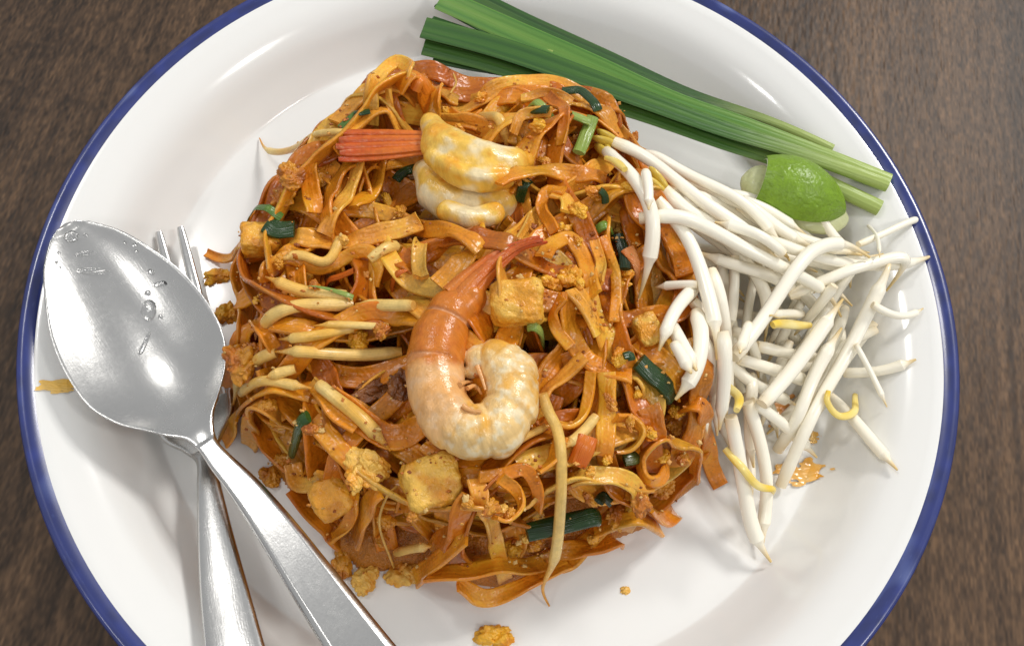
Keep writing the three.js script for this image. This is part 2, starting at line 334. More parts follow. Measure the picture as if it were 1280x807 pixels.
// ---------------------------------------------------------------- noodles
const NOODLE_LABEL = 'flat orange rice noodle strand tangled in the heap', NOODLE_GROUP = 'rice noodles heaped on the plate';
function noodle(pts, w, mat, { roll = 0, wave = 0, soft = 70, sink = 0.35, label = NOODLE_LABEL, group = NOODLE_GROUP, th = 0.00095, taper = 0 } = {}) {
  const ph = rr(0, 6), fr = rr(0.03, 0.09), cup = rr(-0.0004, 0.0005), ridge = rr(0.1, 0.35);
  const rf = (i) => roll + wave * Math.sin(ph + i * fr);
  const sl = drop(pts, w / 2, th / 2, { soft, sink, roll: rf });
  const [side, up] = frames(pts, (i) => clamp(-sl[i], -0.9, 0.9) * Math.cos(rf(i)) * 0.8 + rf(i));
  const nz = rr(0, 100);
  const g = sweep(pts, side, up, (t, i) => strap(w * (1 + 0.1 * noise(nz + i * 0.13)) * (taper ? 1 - taper * t : 1), th * (1 + 0.25 * noise(nz + 50 + i * 0.2)), cup, ridge));
  const off = rr(0, 1), U = g.attributes.uv; for (let i = 0; i < U.count; i++) U.setXY(i, U.getX(i) + off, U.getY(i) + off * 3);
  stampPath(pts, w / 2, th / 2, rf);
  return single('rice_noodle', g, mat, label, 'noodle', group);
}
function randomNoodle(layer, [x0, x1, z0, z1] = [-0.075, 0.075, -0.07, 0.08]) {
  let x, z; do { x = rr(x0, x1); z = rr(z0, z1); } while (inward(x, z) < 0.004);
  let a = rr(0, Math.PI * 2), len = rr(0.045, 0.115), k = rr(-40, 40); const pts = [], ds = 0.0013, s = rr(0, 900);
  const mar = rr(0.003, 0.024); const curl = rnd() < 0.16 ? pick([-1, 1]) * rr(70, 130) : 0;
  for (let l = 0; l < len; l += ds) {
    pts.push(V(x, 0, z));
    k = 85 * noise(s + l * 40) + (curl && l > len * 0.5 ? curl : 0);
    let best = a + k * ds, m = inward(x + Math.cos(best) * 0.009, z + Math.sin(best) * 0.009);
    if (m < mar) { const l1 = inward(x + Math.cos(best + 0.6) * 0.009, z + Math.sin(best + 0.6) * 0.009), l2 = inward(x + Math.cos(best - 0.6) * 0.009, z + Math.sin(best - 0.6) * 0.009); best += (l1 > l2 ? 1 : -1) * 0.24; }
    a = best; x += Math.cos(a) * ds; z += Math.sin(a) * ds;
    if (inward(x, z) < 0.001 && pts.length > 10) break;
  }
  if (pts.length < 10) return;
  const edge = rnd() < 0.22;
  noodle(pts, rr(0.0049, 0.0074), pick(layer < 0.4 ? noodleTones.slice(1, 5) : noodleTones), { roll: edge ? pick([-1, 1]) * rr(0.5, 1.2) : rr(-0.25, 0.25), wave: edge ? 0.4 : 0.3, soft: rr(60, 130), sink: 0.45 });
}
for (let i = 0; i < 190; i++) randomNoodle(i / 190);

const traced = [   // pixel path, width in pixels, roll in degrees, tone
  [[[462, 140], [468, 115], [482, 93], [498, 87], [512, 97], [508, 112]], 20, 35, 3, 'arched orange noodle loop at the very top of the heap'], [[[485, 118], [488, 135], [500, 152], [508, 163]], 10, 10, 3], [[[435, 165], [460, 151], [485, 143], [500, 160]], 13, 20, 3],
  [[[500, 125], [520, 115], [540, 128]], 32, 10, 1], [[[548, 112], [545, 135], [540, 162]], 18, 10, 0], [[[425, 266], [460, 264], [500, 268], [545, 288], [600, 325]], 23, 10, 0, 'long wide noodle reaching from the left towards the prawn tail'],
  [[[365, 300], [420, 305], [470, 296], [525, 280]], 25, 5, 3], [[[333, 351], [337, 333], [359, 325], [399, 343], [438, 330], [462, 323], [473, 335], [468, 352]], 18, 25, 0, 'wavy noodle folded behind the pale fried sprouts'],
  [[[450, 200], [440, 230], [420, 270], [405, 292]], 22, 5, 5], [[[476, 205], [465, 240], [442, 268]], 24, 10, 1], [[[385, 208], [390, 240], [394, 272]], 25, 5, 1],
  [[[705, 243], [684, 241], [676, 260], [682, 279], [692, 297]], 17, 30, 0], [[[690, 241], [706, 247], [711, 268]], 24, 10, 3], [[[678, 327], [691, 306], [711, 299], [726, 316], [735, 340], [743, 371]], 21, 12, 0],
  [[[743, 299], [751, 323], [749, 360]], 14, 10, 3], [[[752, 297], [763, 323], [769, 359], [768, 402]], 14, 8, 0], [[[717, 360], [733, 382], [752, 412]], 28, 0, 3, 'short bright noodle with a square cut end below the egg scrap'],
  [[[711, 372], [710, 400], [719, 429], [739, 453], [769, 467], [789, 471]], 24, 8, 1, 'broad noodle bending around the cut noodle end'], [[[702, 376], [690, 396], [696, 419], [712, 438]], 15, 55, 1], [[[729, 449], [704, 471], [683, 489], [676, 509]], 19, 15, 5],
  [[[755, 471], [757, 500], [756, 530], [754, 569]], 23, 3, 0], [[[737, 468], [735, 495], [726, 522], [712, 532], [697, 530]], 14, 50, 0], [[[768, 526], [787, 526], [799, 545], [787, 564], [766, 570]], 14, 60, 0, 'orange noodle bent into a half loop above the ring noodle'],
  [[[878, 590], [846, 567], [818, 560], [798, 577], [804, 601], [823, 602], [838, 580]], 17, 50, 0, 'orange noodle curled into a ring near the lower sprout roots'], [[[720, 597], [751, 594], [785, 602], [797, 619], [801, 641]], 21, 10, 5],
  [[[832, 514], [866, 529], [887, 555], [894, 583], [902, 607]], 23, 6, 1, 'noodle curving down along the edge beside the raw sprouts'], [[[810, 508], [818, 525], [822, 548]], 28, 10, 2], [[[797, 425], [829, 455], [852, 486]], 27, 4, 0],
  [[[594, 600], [602, 634], [614, 667], [627, 704], [632, 722]], 21, 8, 5, 'wide noodle hanging down beside the golden tofu cube'], [[[599, 597], [632, 592], [654, 590], [669, 607], [674, 631]], 15, 25, 1], [[[624, 605], [644, 617], [651, 639], [634, 657], [617, 654]], 15, 55, 0, 'noodle curled into a hook between the tofu and the hanging sprout'],
  [[[518, 719], [550, 701], [583, 677]], 27, 4, 0, 'short straight cut noodle near the bottom of the heap'], [[[535, 721], [577, 721], [619, 714], [659, 711], [694, 699]], 25, 8, 1], [[[572, 735], [602, 750], [639, 742], [674, 724], [708, 704]], 22, 12, 0, 'glossy noodle along the bottom edge of the heap'],
  [[[570, 666], [577, 639], [588, 622]], 25, 14, 2], [[[694, 689], [743, 688], [770, 678]], 26, 6, 1], [[[367, 582], [372, 604], [394, 607], [409, 595]], 22, 30, 5], [[[374, 622], [394, 649], [418, 671]], 23, 8, 2],
  [[[454, 632], [439, 659], [417, 676]], 17, 8, 0], [[[480, 628], [459, 652], [446, 681]], 25, 8, 1], [[[298, 506], [339, 496], [391, 493]], 27, 6, 1], [[[278, 549], [290, 537], [304, 523]], 26, 5, 1],
  [[[306, 549], [325, 523], [355, 529]], 26, 8, 5], [[[389, 477], [403, 495], [419, 519], [446, 535]], 17, 15, 0], [[[318, 400], [335, 426], [344, 438]], 18, 6, 0], [[[526, 300], [524, 325], [527, 352]], 20, 5, 5],
  [[[641, 168], [650, 152], [668, 146], [688, 148]], 15, 30, 5], [[[684, 120], [703, 140], [702, 180]], 17, 10, 2], [[[738, 116], [760, 143], [790, 158]], 20, 5, 1], [[[840, 300], [850, 318], [856, 345]], 24, 10, 1],
  [[[785, 250], [800, 275], [822, 290]], 24, 10, 2], [[[600, 130], [575, 145], [560, 140]], 20, 10, 0], [[[652, 118], [690, 116], [715, 125]], 14, 20, 5], [[[256, 312], [285, 316], [310, 312]], 14, 5, 0],
  [[[420, 185], [440, 195], [470, 190]], 20, 10, 0], [[[700, 548], [690, 575], [672, 588]], 20, 20, 1], [[[800, 640], [830, 650], [845, 640]], 24, 8, 1], [[[745, 660], [790, 655], [830, 658]], 22, 8, 0],
];
for (const [px, w, roll, tone, label] of traced) {
  const pts = pathFromPixels(px, 0.0011);
  noodle(pts, w * pxm(0.03), noodleTones[tone], { roll: THREE.MathUtils.degToRad(roll), wave: 0.12, soft: 90, sink: 0.5, ...(label ? { label, group: null } : {}) });
}

// ---------------------------------------------------------------- sprouts in the heap
function sproutGeos(pts, R, { root = 0.22, colors, ph = 0 }) {
  const n = pts.length, [side, up] = frames(pts);
  const rad = (t) => R * (t < 0.08 ? lerp(0.78, 0.92, t / 0.08) : t < 1 - root ? 0.92 + 0.07 * Math.sin(ph + t * 4) : lerp(0.9, 0.16, Math.pow(Math.max(0, (t - 1 + root) / root), 0.42)));
  const col = (c, t, p) => { const k = sstep(t, 1 - root * 1.15, 1), h = 1 - sstep(t, 0, 0.1), m = clamp(0.5 + 0.8 * noise(p.x * 90, p.y * 90, p.z * 90), 0, 1); c.copy(colors[0]).lerp(colors[1], (colors.mix ?? 0.3) * m).lerp(colors[2], Math.max(k, h * 0.4)); };
  const cut = Math.max(3, Math.min(n - 3, Math.round((n - 1) * (1 - root)))), sub = (a, b) => {
    const q = pts.slice(a, b + 1), s = side.slice(a, b + 1), u = up.slice(a, b + 1);
    return sweep(q, s, u, (t, i) => oval(rad((a + i) / (n - 1)), rad((a + i) / (n - 1)) * 0.94, 10), (c, t, p) => col(c, (a + t * (b - a)) / (n - 1), p));
  };
  return [sub(0, cut), sub(cut, n - 1)];
}
function sprout(px, wpx, { fried = false, head = 0, label, group, root = 0.18, soft, lift } = {}) {
  const pts = pathFromPixels(px, 0.0013, 0.9);
  for (let k = 0; k < (fried ? 8 : 36); k++) for (let q = 1; q < pts.length - 1; q++) pts[q].multiplyScalar(0.5).addScaledVector(pts[q - 1], 0.25).addScaledVector(pts[q + 1], 0.25);
  const R = wpx * (fried ? 0.88 : 0.98) * pxm(0.025) / 2;
  drop(pts, (t) => R * 0.8, R, { soft: soft ?? (fried ? 25 : 10), sink: fried ? 0.9 : 0.45, lift, passes: fried ? 10 : 24 });
  if (fried) pts.forEach((p) => { p.y -= R * 0.35; });
  const colors = fried ? [rgb(0.92, 0.68, 0.25), rgb(0.86, 0.46, 0.06), rgb(0.74, 0.3, 0.02)] : [rgb(0.97, 0.925, 0.79), rgb(0.96, 0.87, 0.67), rgb(0.74, 0.53, 0.21)];
  if (fried) colors.mix = 0.9;
  const g = thing(fried ? 'fried_bean_sprout' : 'bean_sprout', label ?? (fried ? 'pale yellow fried bean sprout mixed into the noodles' : 'raw white bean sprout in the pile beside the lime wedge'), 'bean sprout', group ?? (fried ? 'fried sprouts among the noodles' : 'raw bean sprouts piled on the plate'));
  const [a, b] = sproutGeos(pts, R, { root, colors, ph: rr(0, 6) }), mat = fried ? friedSproutMat : sproutMat;
  part('stem', a, mat, g); part('root', b, mat, g);
  if (head) {
    const T = pts[0].clone().sub(pts[2]).normalize(), yellow = rgb(0.72, 0.5, 0.07);
    for (const s of [-1, 1]) {
      const q = V(0, 1, 0).cross(T).normalize(), c = pts[0].clone().addScaledVector(T, R * 1.1).addScaledVector(q, s * R * 0.45);
      const e = new THREE.Matrix4().makeBasis(q, T.clone().cross(q).negate(), T), lg = lump(5, (v) => { v.set(v.x * R * 0.5, v.y * R * 0.75, v.z * R * 2.0); v.x += s * R * 0.25 * (v.z / R) * 0.5; v.applyMatrix4(e); }, null, c);
      part('seed_leaf', paint(lg, (k, x, y, z) => { k.copy(yellow).multiplyScalar(0.92 + 0.15 * noise(x * 900, y * 900, z * 900)); }), sproutMat, g);
    }
  }
  stampPath(pts, (t) => R * 0.8 * (t > 0.85 ? 0.4 : 1), R);
  return g;
}
for (const [px, w] of [
  [[[298, 485], [337, 485], [391, 488]], 17], [[[346, 442], [320, 455], [304, 465], [282, 495]], 18], [[[369, 461], [350, 465], [333, 472]], 16], [[[503, 445], [433, 450], [375, 449], [343, 438]], 19],
  [[[440, 406], [385, 422], [346, 418]], 15], [[[485, 404], [440, 406], [391, 406]], 11], [[[440, 379], [369, 397], [314, 421]], 21], [[[433, 369], [369, 364], [333, 349]], 18],
  [[[517, 384], [480, 380], [443, 377]], 17], [[[425, 298], [412, 328], [400, 331], [378, 315], [343, 328]], 17], [[[462, 323], [482, 314], [503, 305]], 17], [[[398, 480], [420, 500], [449, 522], [487, 560]], 20],
  [[[602, 127], [618, 148], [638, 174]], 17], [[[470, 176], [440, 188], [400, 193], [362, 189], [330, 182], [324, 172]], 13], [[[495, 690], [515, 688], [540, 690]], 15], [[[745, 520], [730, 540], [705, 560]], 15],
  [[[635, 560], [655, 545], [690, 530]], 12],
]) sprout(px, w, { fried: true });

// ---------------------------------------------------------------- tofu, egg, chive pieces, chilli and crust in the heap
function tofu(px, py, sx, sy, sz, turn, label, pale = 0.5, rise = 0.35) {
  const c = hit(px, py), k = pxm(c.y), a = [sx, sy, sz].map((v) => v * k / 2), s = rr(0, 99), e = new THREE.Euler(rr(-0.25, 0.25), turn, rr(-0.25, 0.25));
  const g = lump(22, (v) => {
    const p = 6, L = Math.pow(Math.abs(v.x) ** p + Math.abs(v.y) ** p + Math.abs(v.z) ** p, 1 / p); v.divideScalar(L);
    const n = 1 + 0.11 * fbm(v.x * 1.7 + s, v.y * 1.6, v.z * 1.6, 4) + 0.02 * noise(v.x * 9 + s, v.y * 9, v.z * 9); v.set(v.x * a[0] * n, v.y * a[1] * n, v.z * a[2] * n);
  }, e, V(c.x, c.y + a[1] * rise, c.z));
  paint(g, (q, x, y, z) => { const m = sstep(fbm(x * 170 + s, y * 170, z * 170, 4), -0.35, 0.4); q.setRGB(0.8, 0.34, 0.02).lerp(rgb(0.93, 0.58, 0.1), (1 - m) * pale).lerp(rgb(0.55, 0.18, 0.01), 0.5 * sstep(fbm(x * 200 + s, y * 200 + 9, z * 200, 4), 0.1, 0.7)); });
  stampGeo(g); return single('tofu_cube', g, eggMat, label, 'tofu');
}
tofu(540, 606, 66, 52, 60, 0.45, 'golden fried tofu cube below the curled prawn', 0.75);
tofu(646, 381, 66, 50, 58, 0.2, 'yellow tofu lump under the tail of the curled prawn', 0.7, 0.25);
tofu(327, 303, 50, 36, 42, 0.3, 'orange tofu cube tucked under the dark green leaf', 0.45);
tofu(808, 416, 34, 34, 42, 0.6, 'pale tofu cube at the edge of the raw sprouts', 1.1);
tofu(416, 624, 46, 40, 46, 0.7, 'small brown tofu cube close to the spoon handle', 0.25);

function egg(px, py, w, h, turn, label, tone = 0, group, name = 'egg_scrap', cat = 'egg') {
  const c = hit(px, py), k = pxm(c.y), a = w * k / 2, b = h * k / 2, s = rr(0, 99);
  const lobes = Math.max(a, b) > 0.0024 ? 5 : 3, geos = [], e = new THREE.Euler(0, turn, 0), thin = Math.min(a, b);
  for (let q = 0; q < lobes; q++) {
    const f = q ? rr(0.4, 0.62) : 0.72, o = V(q ? rr(-0.62, 0.62) * a : 0, thin * (0.12 + (q ? rr(-0.1, 0.25) : 0)), q ? rr(-0.62, 0.62) * b : 0).applyEuler(e), sq = s + q * 7.7;
    geos.push(lump(10, (v) => {
      const r = 1 + 0.5 * fbm(v.x * 1.2 + sq, v.y * 1.2, v.z * 1.2, 2) + 0.35 * Math.abs(noise(v.x * 2.2 + sq, v.y * 2.2 + 7, v.z * 2.2)) + 0.05 * noise(v.x * 6 + sq, v.y * 6, v.z * 6);
      v.set(v.x * a * f * r, v.y * thin * 0.6 * f * 1.3 * r, v.z * b * f * r);
    }, new THREE.Euler(rr(-0.5, 0.5), turn, rr(-0.5, 0.5)), V(c.x, c.y, c.z).add(o)));
  }
  const g = mergeGeometries(geos);
  const [A, B, C] = [[rgb(0.88, 0.46, 0.03), rgb(0.78, 0.3, 0.015), rgb(0.56, 0.15, 0.007)], [rgb(0.7, 0.3, 0.02), rgb(0.52, 0.16, 0.01), rgb(0.32, 0.07, 0.005)], [rgb(0.3, 0.11, 0.03), rgb(0.2, 0.06, 0.012), rgb(0.12, 0.035, 0.01)], [rgb(0.9, 0.53, 0.1), rgb(0.84, 0.38, 0.035), rgb(0.66, 0.21, 0.012)]][tone];
  paint(g, (q, x, y, z) => { const m = fbm(x * 170 + s, y * 170, z * 170, 4); q.copy(A).lerp(B, sstep(m, -0.3, 0.35)).lerp(C, 0.8 * sstep(m, 0.3, 0.8)); });
  stampGeo(g); return single(name, g, eggMat, label, cat, group);
}
const EG = 'scrambled egg scraps in the noodles';
egg(686, 350, 34, 34, 0.2, 'bright orange egg scrap beside the yellow tofu lump', 0); egg(711, 348, 32, 34, 0.7, 'crumbly orange egg scrap touching a flat noodle end', 0);
egg(502, 719, 40, 34, 0.3, 'yellow egg curd hanging over the bottom edge of the heap', 3); egg(455, 724, 34, 34, 1.2, 'pale folded egg scrap at the heap corner by the spoon handle', 3);
egg(452, 580, 62, 40, -0.5, 'large stringy yellow egg piece left of the tofu cube', 3); egg(444, 596, 26, 42, 0.2, 'dangling tip of yellow egg above the small brown tofu', 3);
egg(306, 450, 48, 54, 0.2, 'crusty brown fried clump touching the spoon bowl', 1, undefined, 'fried_clump', 'fried clump'); egg(284, 392, 26, 34, 0.2, 'orange crispy scrap next to the spoon edge', 0);
egg(272, 346, 36, 24, 0.5, 'orange crispy scrap near the fork tines', 0); egg(468, 490, 60, 26, 0.5, 'dark brown dried shrimp piece left of the curled prawn', 2, undefined, 'dried_shrimp', 'dried shrimp');
egg(495, 484, 30, 36, 0.2, 'small dark dried shrimp touching the curled prawn', 2, undefined, 'dried_shrimp', 'dried shrimp');
for (const [x, y, w, h, t] of [[700, 286, 22, 19, 0], [722, 300, 19, 11, 0], [722, 262, 24, 30, 0], [365, 222, 44, 36, 1], [352, 250, 34, 30, 1], [400, 225, 40, 30, 1], [430, 300, 18, 14, 3], [600, 122, 22, 18, 0], [672, 158, 28, 22, 0],
  [444, 425, 34, 26, 0], [478, 412, 24, 18, 1], [640, 685, 26, 26, 0], [655, 672, 16, 14, 3], [630, 640, 24, 20, 3], [430, 700, 40, 26, 1], [770, 640, 40, 26, 1], [800, 630, 36, 26, 1], [830, 610, 30, 22, 1], [760, 575, 14, 14, 0],
  [738, 592, 14, 14, 3], [480, 650, 26, 20, 1], [340, 595, 30, 24, 1], [355, 575, 22, 20, 1], [575, 160, 18, 14, 0], [775, 445, 22, 26, 0], [720, 180, 26, 20, 1], [765, 190, 28, 24, 0], [790, 175, 22, 16, 1], [625, 615, 20, 14, 1],
  [484, 250, 14, 26, 0], [500, 225, 16, 22, 1], [745, 245, 24, 18, 1], [840, 530, 26, 22, 1], [375, 270, 22, 16, 1]])
  egg(x, y, w, h, rr(0, 3), ['small orange egg scrap stuck to the noodles', 'small brown saucy crumb clump stuck to the noodles', '', 'small yellow egg curd stuck to the noodles'][t], t, ['orange egg scraps', 'brown crumb clumps', '', 'yellow egg curds'][t] + ' in the heap');

for (let i = 0; i < 34; i++) {
  let x, y, p; do { x = rr(290, 890); y = rr(110, 735); p = atY(x, y, 0.025); } while (inward(p.x, p.z) < 0.006 || (Math.abs(x - 590) < 95 && Math.abs(y - 460) < 130));
  const t = rnd() < 0.65 ? 1 : 0; egg(x, y, rr(12, 26), rr(12, 24), rr(0, 3), ['small orange egg scrap stuck to the noodles', 'small brown saucy crumb clump stuck to the noodles'][t], t, ['orange egg scraps', 'brown crumb clumps'][t] + ' in the heap');
}
for (const [px, label] of [[[[497, 612], [481, 640], [478, 668], [490, 704]], 'hair thin root thread hanging beside the golden tofu cube'], [[[563, 120], [570, 104], [567, 92]], 'hair thin root thread standing up at the top edge of the heap'], [[[645, 300], [660, 268], [668, 244]], 'hair thin root thread right of the upper prawn']]) {
  const pts = pathFromPixels(px, 0.001); drop(pts, 0.0003, 0.0003, { soft: 30, sink: 0.5 }); const [s, u] = frames(pts);
  single('root_thread', sweep(pts, s, u, () => oval(0.00035, 0.0003, 6), (c) => c.setRGB(0.72, 0.4, 0.08)), friedSproutMat, label, 'root');
}

// cut chive pieces: a flattened tube with open cut ends
function chiveBit(px, wpx, colA, colB, label, { flat = 0.45, lift = 0, group, name = 'chive_piece', cat = 'chive', pointed = false } = {}) {
  const pts = pathFromPixels(px, 0.0009), R = wpx * pxm(0.03) / 2;
  drop(pts, R * 0.8, R * flat, { soft: 30, sink: 0.55, lift: () => lift });
  const [side, up] = frames(pts, () => rr(-0.15, 0.15) * 0.2), s = rr(0, 99);
  const g = sweep(pts, side, up, (t) => { const k = pointed ? Math.pow(1 - t, 0.8) * 0.95 + 0.05 : 1 - 0.12 * Math.abs(t - 0.5); return oval(R * k, R * flat * k, 12); }, (c, t, p, k) => { c.copy(colA).lerp(colB, clamp(0.5 + 0.5 * noise(k * 14 + s, t * 1.5) + 0.25 * noise(p.x * 500, p.z * 500), 0, 1)); });
  stampGeo(g); return single(name, g, bitMat, label, cat, group);
}
const DG = [rgb(0.01, 0.03, 0.008), rgb(0.025, 0.068, 0.014)], LG = [rgb(0.17, 0.27, 0.035), rgb(0.34, 0.42, 0.1)], MG = [rgb(0.045, 0.11, 0.014), rgb(0.13, 0.23, 0.035)];
chiveBit([[739, 153], [731, 175], [722, 197]], 19, LG[0], LG[1], 'light green chive piece above the noodle end by the sprouts', { lift: 0.001 });
chiveBit([[660, 124], [675, 128], [692, 134]], 14, LG[0], LG[1], 'light green chive piece at the top edge of the heap'); chiveBit([[714, 145], [726, 148], [738, 152]], 13, LG[0], LG[1], 'short light green chive joint near the long chive leaves');
chiveBit([[333, 281], [345, 287], [368, 287]], 26, DG[0], DG[1], 'folded dark green chive leaf on the orange tofu cube', { flat: 0.3 });
chiveBit([[352, 274], [330, 280], [289, 281]], 13, MG[0], MG[1], 'pointed green leaf tip sticking out over the plate', { flat: 0.25, pointed: true, lift: 0.002 });
chiveBit([[797, 455], [815, 471], [843, 490]], 25, DG[0], DG[1], 'oval dark green chive piece near the raw sprouts', { flat: 0.5 });
chiveBit([[387, 524], [373, 540], [358, 556]], 17, MG[0], DG[1], 'green chive piece near the spoon neck', { flat: 0.6 });
chiveBit([[655, 674], [695, 666], [738, 658]], 24, DG[0], DG[1], 'long dark green chive piece behind the hanging sprout', { flat: 0.5 });
chiveBit([[425, 160], [438, 149], [446, 141]], 11, DG[1], MG[1], 'thin dark green chive piece above the red prawn tail'); chiveBit([[443, 132], [448, 142], [462, 138]], 9, DG[0], DG[1], 'small curled dark green leaf bit above the red prawn tail');
chiveBit([[658, 424], [670, 430], [680, 435]], 13, MG[1], LG[1], 'small green chive bit right of the curled prawn'); chiveBit([[748, 284], [760, 286], [770, 288]], 14, MG[1], LG[0], 'small green chive ring beside the raw sprout tip');
chiveBit([[703, 112], [725, 112], [738, 124], [748, 137]], 15, DG[0], DG[1], 'dark wilted chive leaf below the long chive leaves', { flat: 0.3 });
chiveBit([[495, 228], [508, 216], [526, 208]], 15, DG[0], DG[1], 'dark green leaf bit beside the upper prawn', { flat: 0.3 }); chiveBit([[650, 246], [655, 235], [662, 225]], 14, DG[0], DG[1], 'dark green leaf bit at the right side of the upper prawn', { flat: 0.35 });
chiveBit([[768, 305], [776, 325], [778, 345]], 16, rgb(0.008, 0.02, 0.008), DG[0], 'nearly black wilted leaf beside the red chilli sliver', { flat: 0.4 }); chiveBit([[326, 236], [332, 237]], 9, DG[0], DG[1], 'tiny dark leaf at the left edge of the heap');
chiveBit([[440, 369], [415, 362], [385, 357]], 8, MG[1], LG[1], 'thin green strip on a fried sprout', { flat: 0.4, pointed: true }); chiveBit([[660, 133], [672, 138], [685, 138]], 15, DG[0], DG[1], 'dark green leaf under the light green chive piece');
chiveBit([[748, 628], [755, 620], [766, 626]], 13, rgb(0.008, 0.02, 0.008), DG[0], 'small black leaf bit near the lower edge of the heap'); chiveBit([[775, 583], [788, 578], [796, 572]], 16, rgb(0.05, 0.07, 0.012), rgb(0.1, 0.1, 0.02), 'olive leaf bit inside the noodle loops');
chiveBit([[750, 238], [756, 243], [758, 250]], 11, DG[0], DG[1], 'tiny dark leaf under the flat noodle beside the upper prawn'); chiveBit([[780, 445], [788, 444], [790, 450]], 10, DG[0], DG[1], 'tiny dark leaf above the oval chive piece');
chiveBit([[484, 350], [510, 342], [545, 350]].slice(0, 2), 16, rgb(0.55, 0.1, 0.01), rgb(0.66, 0.17, 0.02), 'red chilli sliver left of the curled prawn shell', { name: 'chilli_sliver', cat: 'chilli', pointed: true, flat: 0.4 });
chiveBit([[406, 354], [425, 351], [444, 345]], 9, rgb(0.55, 0.09, 0.01), rgb(0.66, 0.17, 0.02), 'thin red chilli sliver on the fried sprouts', { name: 'chilli_sliver', cat: 'chilli' }); chiveBit([[734, 548], [728, 566], [720, 582]], 24, rgb(0.6, 0.1, 0.008), rgb(0.7, 0.2, 0.015), 'red chilli piece in the lower noodles', { name: 'chilli_sliver', cat: 'chilli', flat: 0.35 });
chiveBit([[784, 312], [793, 333], [798, 356]], 20, rgb(0.66, 0.15, 0.015), rgb(0.72, 0.34, 0.12), 'orange red chilli strip next to the raw sprout tip', { name: 'chilli_sliver', cat: 'chilli', flat: 0.35, pointed: true }); chiveBit([[518, 104], [526, 98], [534, 104]], 18, rgb(0.72, 0.16, 0.012), rgb(0.75, 0.26, 0.02), 'red chilli bit at the top of the heap', { name: 'chilli_sliver', cat: 'chilli', flat: 0.5 });

// crumbs of sauce, peanut and spice over the heap
{
  const base = lump(2, (v) => v.multiplyScalar(1 + 0.8 * noise(v.x * 1.7, v.y * 1.7, v.z * 1.7))), n = 800, im = new THREE.InstancedMesh(base, phys({ roughness: 0.4 }), n), d = new THREE.Object3D();
  const cols = [rgb(0.62, 0.24, 0.03), rgb(0.5, 0.15, 0.015), rgb(0.72, 0.36, 0.08), rgb(0.3, 0.08, 0.01), rgb(0.66, 0.42, 0.14)];
  for (let i = 0; i < n;) {
    const x = rr(-0.075, 0.08), z = rr(-0.075, 0.08); if (inward(x, z) < 0.002 || fbm(x * 60, 2, z * 60, 2) < rr(-0.3, 0.5)) continue;
    const s = rr(0.00015, 0.00042) * (rnd() < 0.06 ? 1.7 : 1); d.position.set(x, hget(x, z) + s * -0.2, z); d.scale.set(s * rr(0.8, 1.5), s * 0.8, s * rr(0.8, 1.5)); d.rotation.set(rr(0, 3), rr(0, 3), 0); d.updateMatrix();
    im.setMatrixAt(i, d.matrix); im.setColorAt(i, pick(cols)); i++;
  }
  im.name = 'spice_crumbs'; shadows(im); im.userData = { kind: 'stuff', label: 'tiny crumbs of peanut and spice sticking to the noodles', category: 'crumbs' }; scene.add(im);
}

// ---------------------------------------------------------------- prawns
function chain(px, lift, dy) {    // pixel joints with radii -> points and radii in metres on a common height
  let h = 0; const hs = px.map(([x, y]) => hit(x, y).y); h = hs.reduce((a, b) => a + b) / hs.length;
  return px.map(([x, y, r, e = 0]) => { const p = atY(x, y, h + lift + e); return { p, r: r * pxm(h + lift) }; });
}
function toChain(ch, x, y, z) {   // distance to the tapered chain and the place along it
  let best = 1e9, at = 0;
  for (let i = 0; i < ch.length - 1; i++) {
    const a = ch[i].p, b = ch[i + 1].p, ex = b.x - a.x, ey = b.y - a.y, ez = b.z - a.z, t = clamp(((x - a.x) * ex + (y - a.y) * ey + (z - a.z) * ez) / (ex * ex + ey * ey + ez * ez), 0, 1);
    const d = Math.hypot(x - a.x - ex * t, y - a.y - ey * t, z - a.z - ez * t) - lerp(ch[i].r, ch[i + 1].r, t);
    if (d < best) { best = d; at = i + t; }
  }
  return [best, at];
}
const smin = (a, b, k) => { const h = clamp(0.5 + 0.5 * (b - a) / k, 0, 1); return lerp(b, a, h) - k * h * (1 - h); };
function bounds(chs, pad) { const lo = V(1, 1, 1), hi = V(-1, -1, -1); for (const ch of chs) for (const { p, r } of ch) { lo.min(p.clone().subScalar(r + pad)); hi.max(p.clone().addScalar(r + pad)); } return [lo, hi]; }
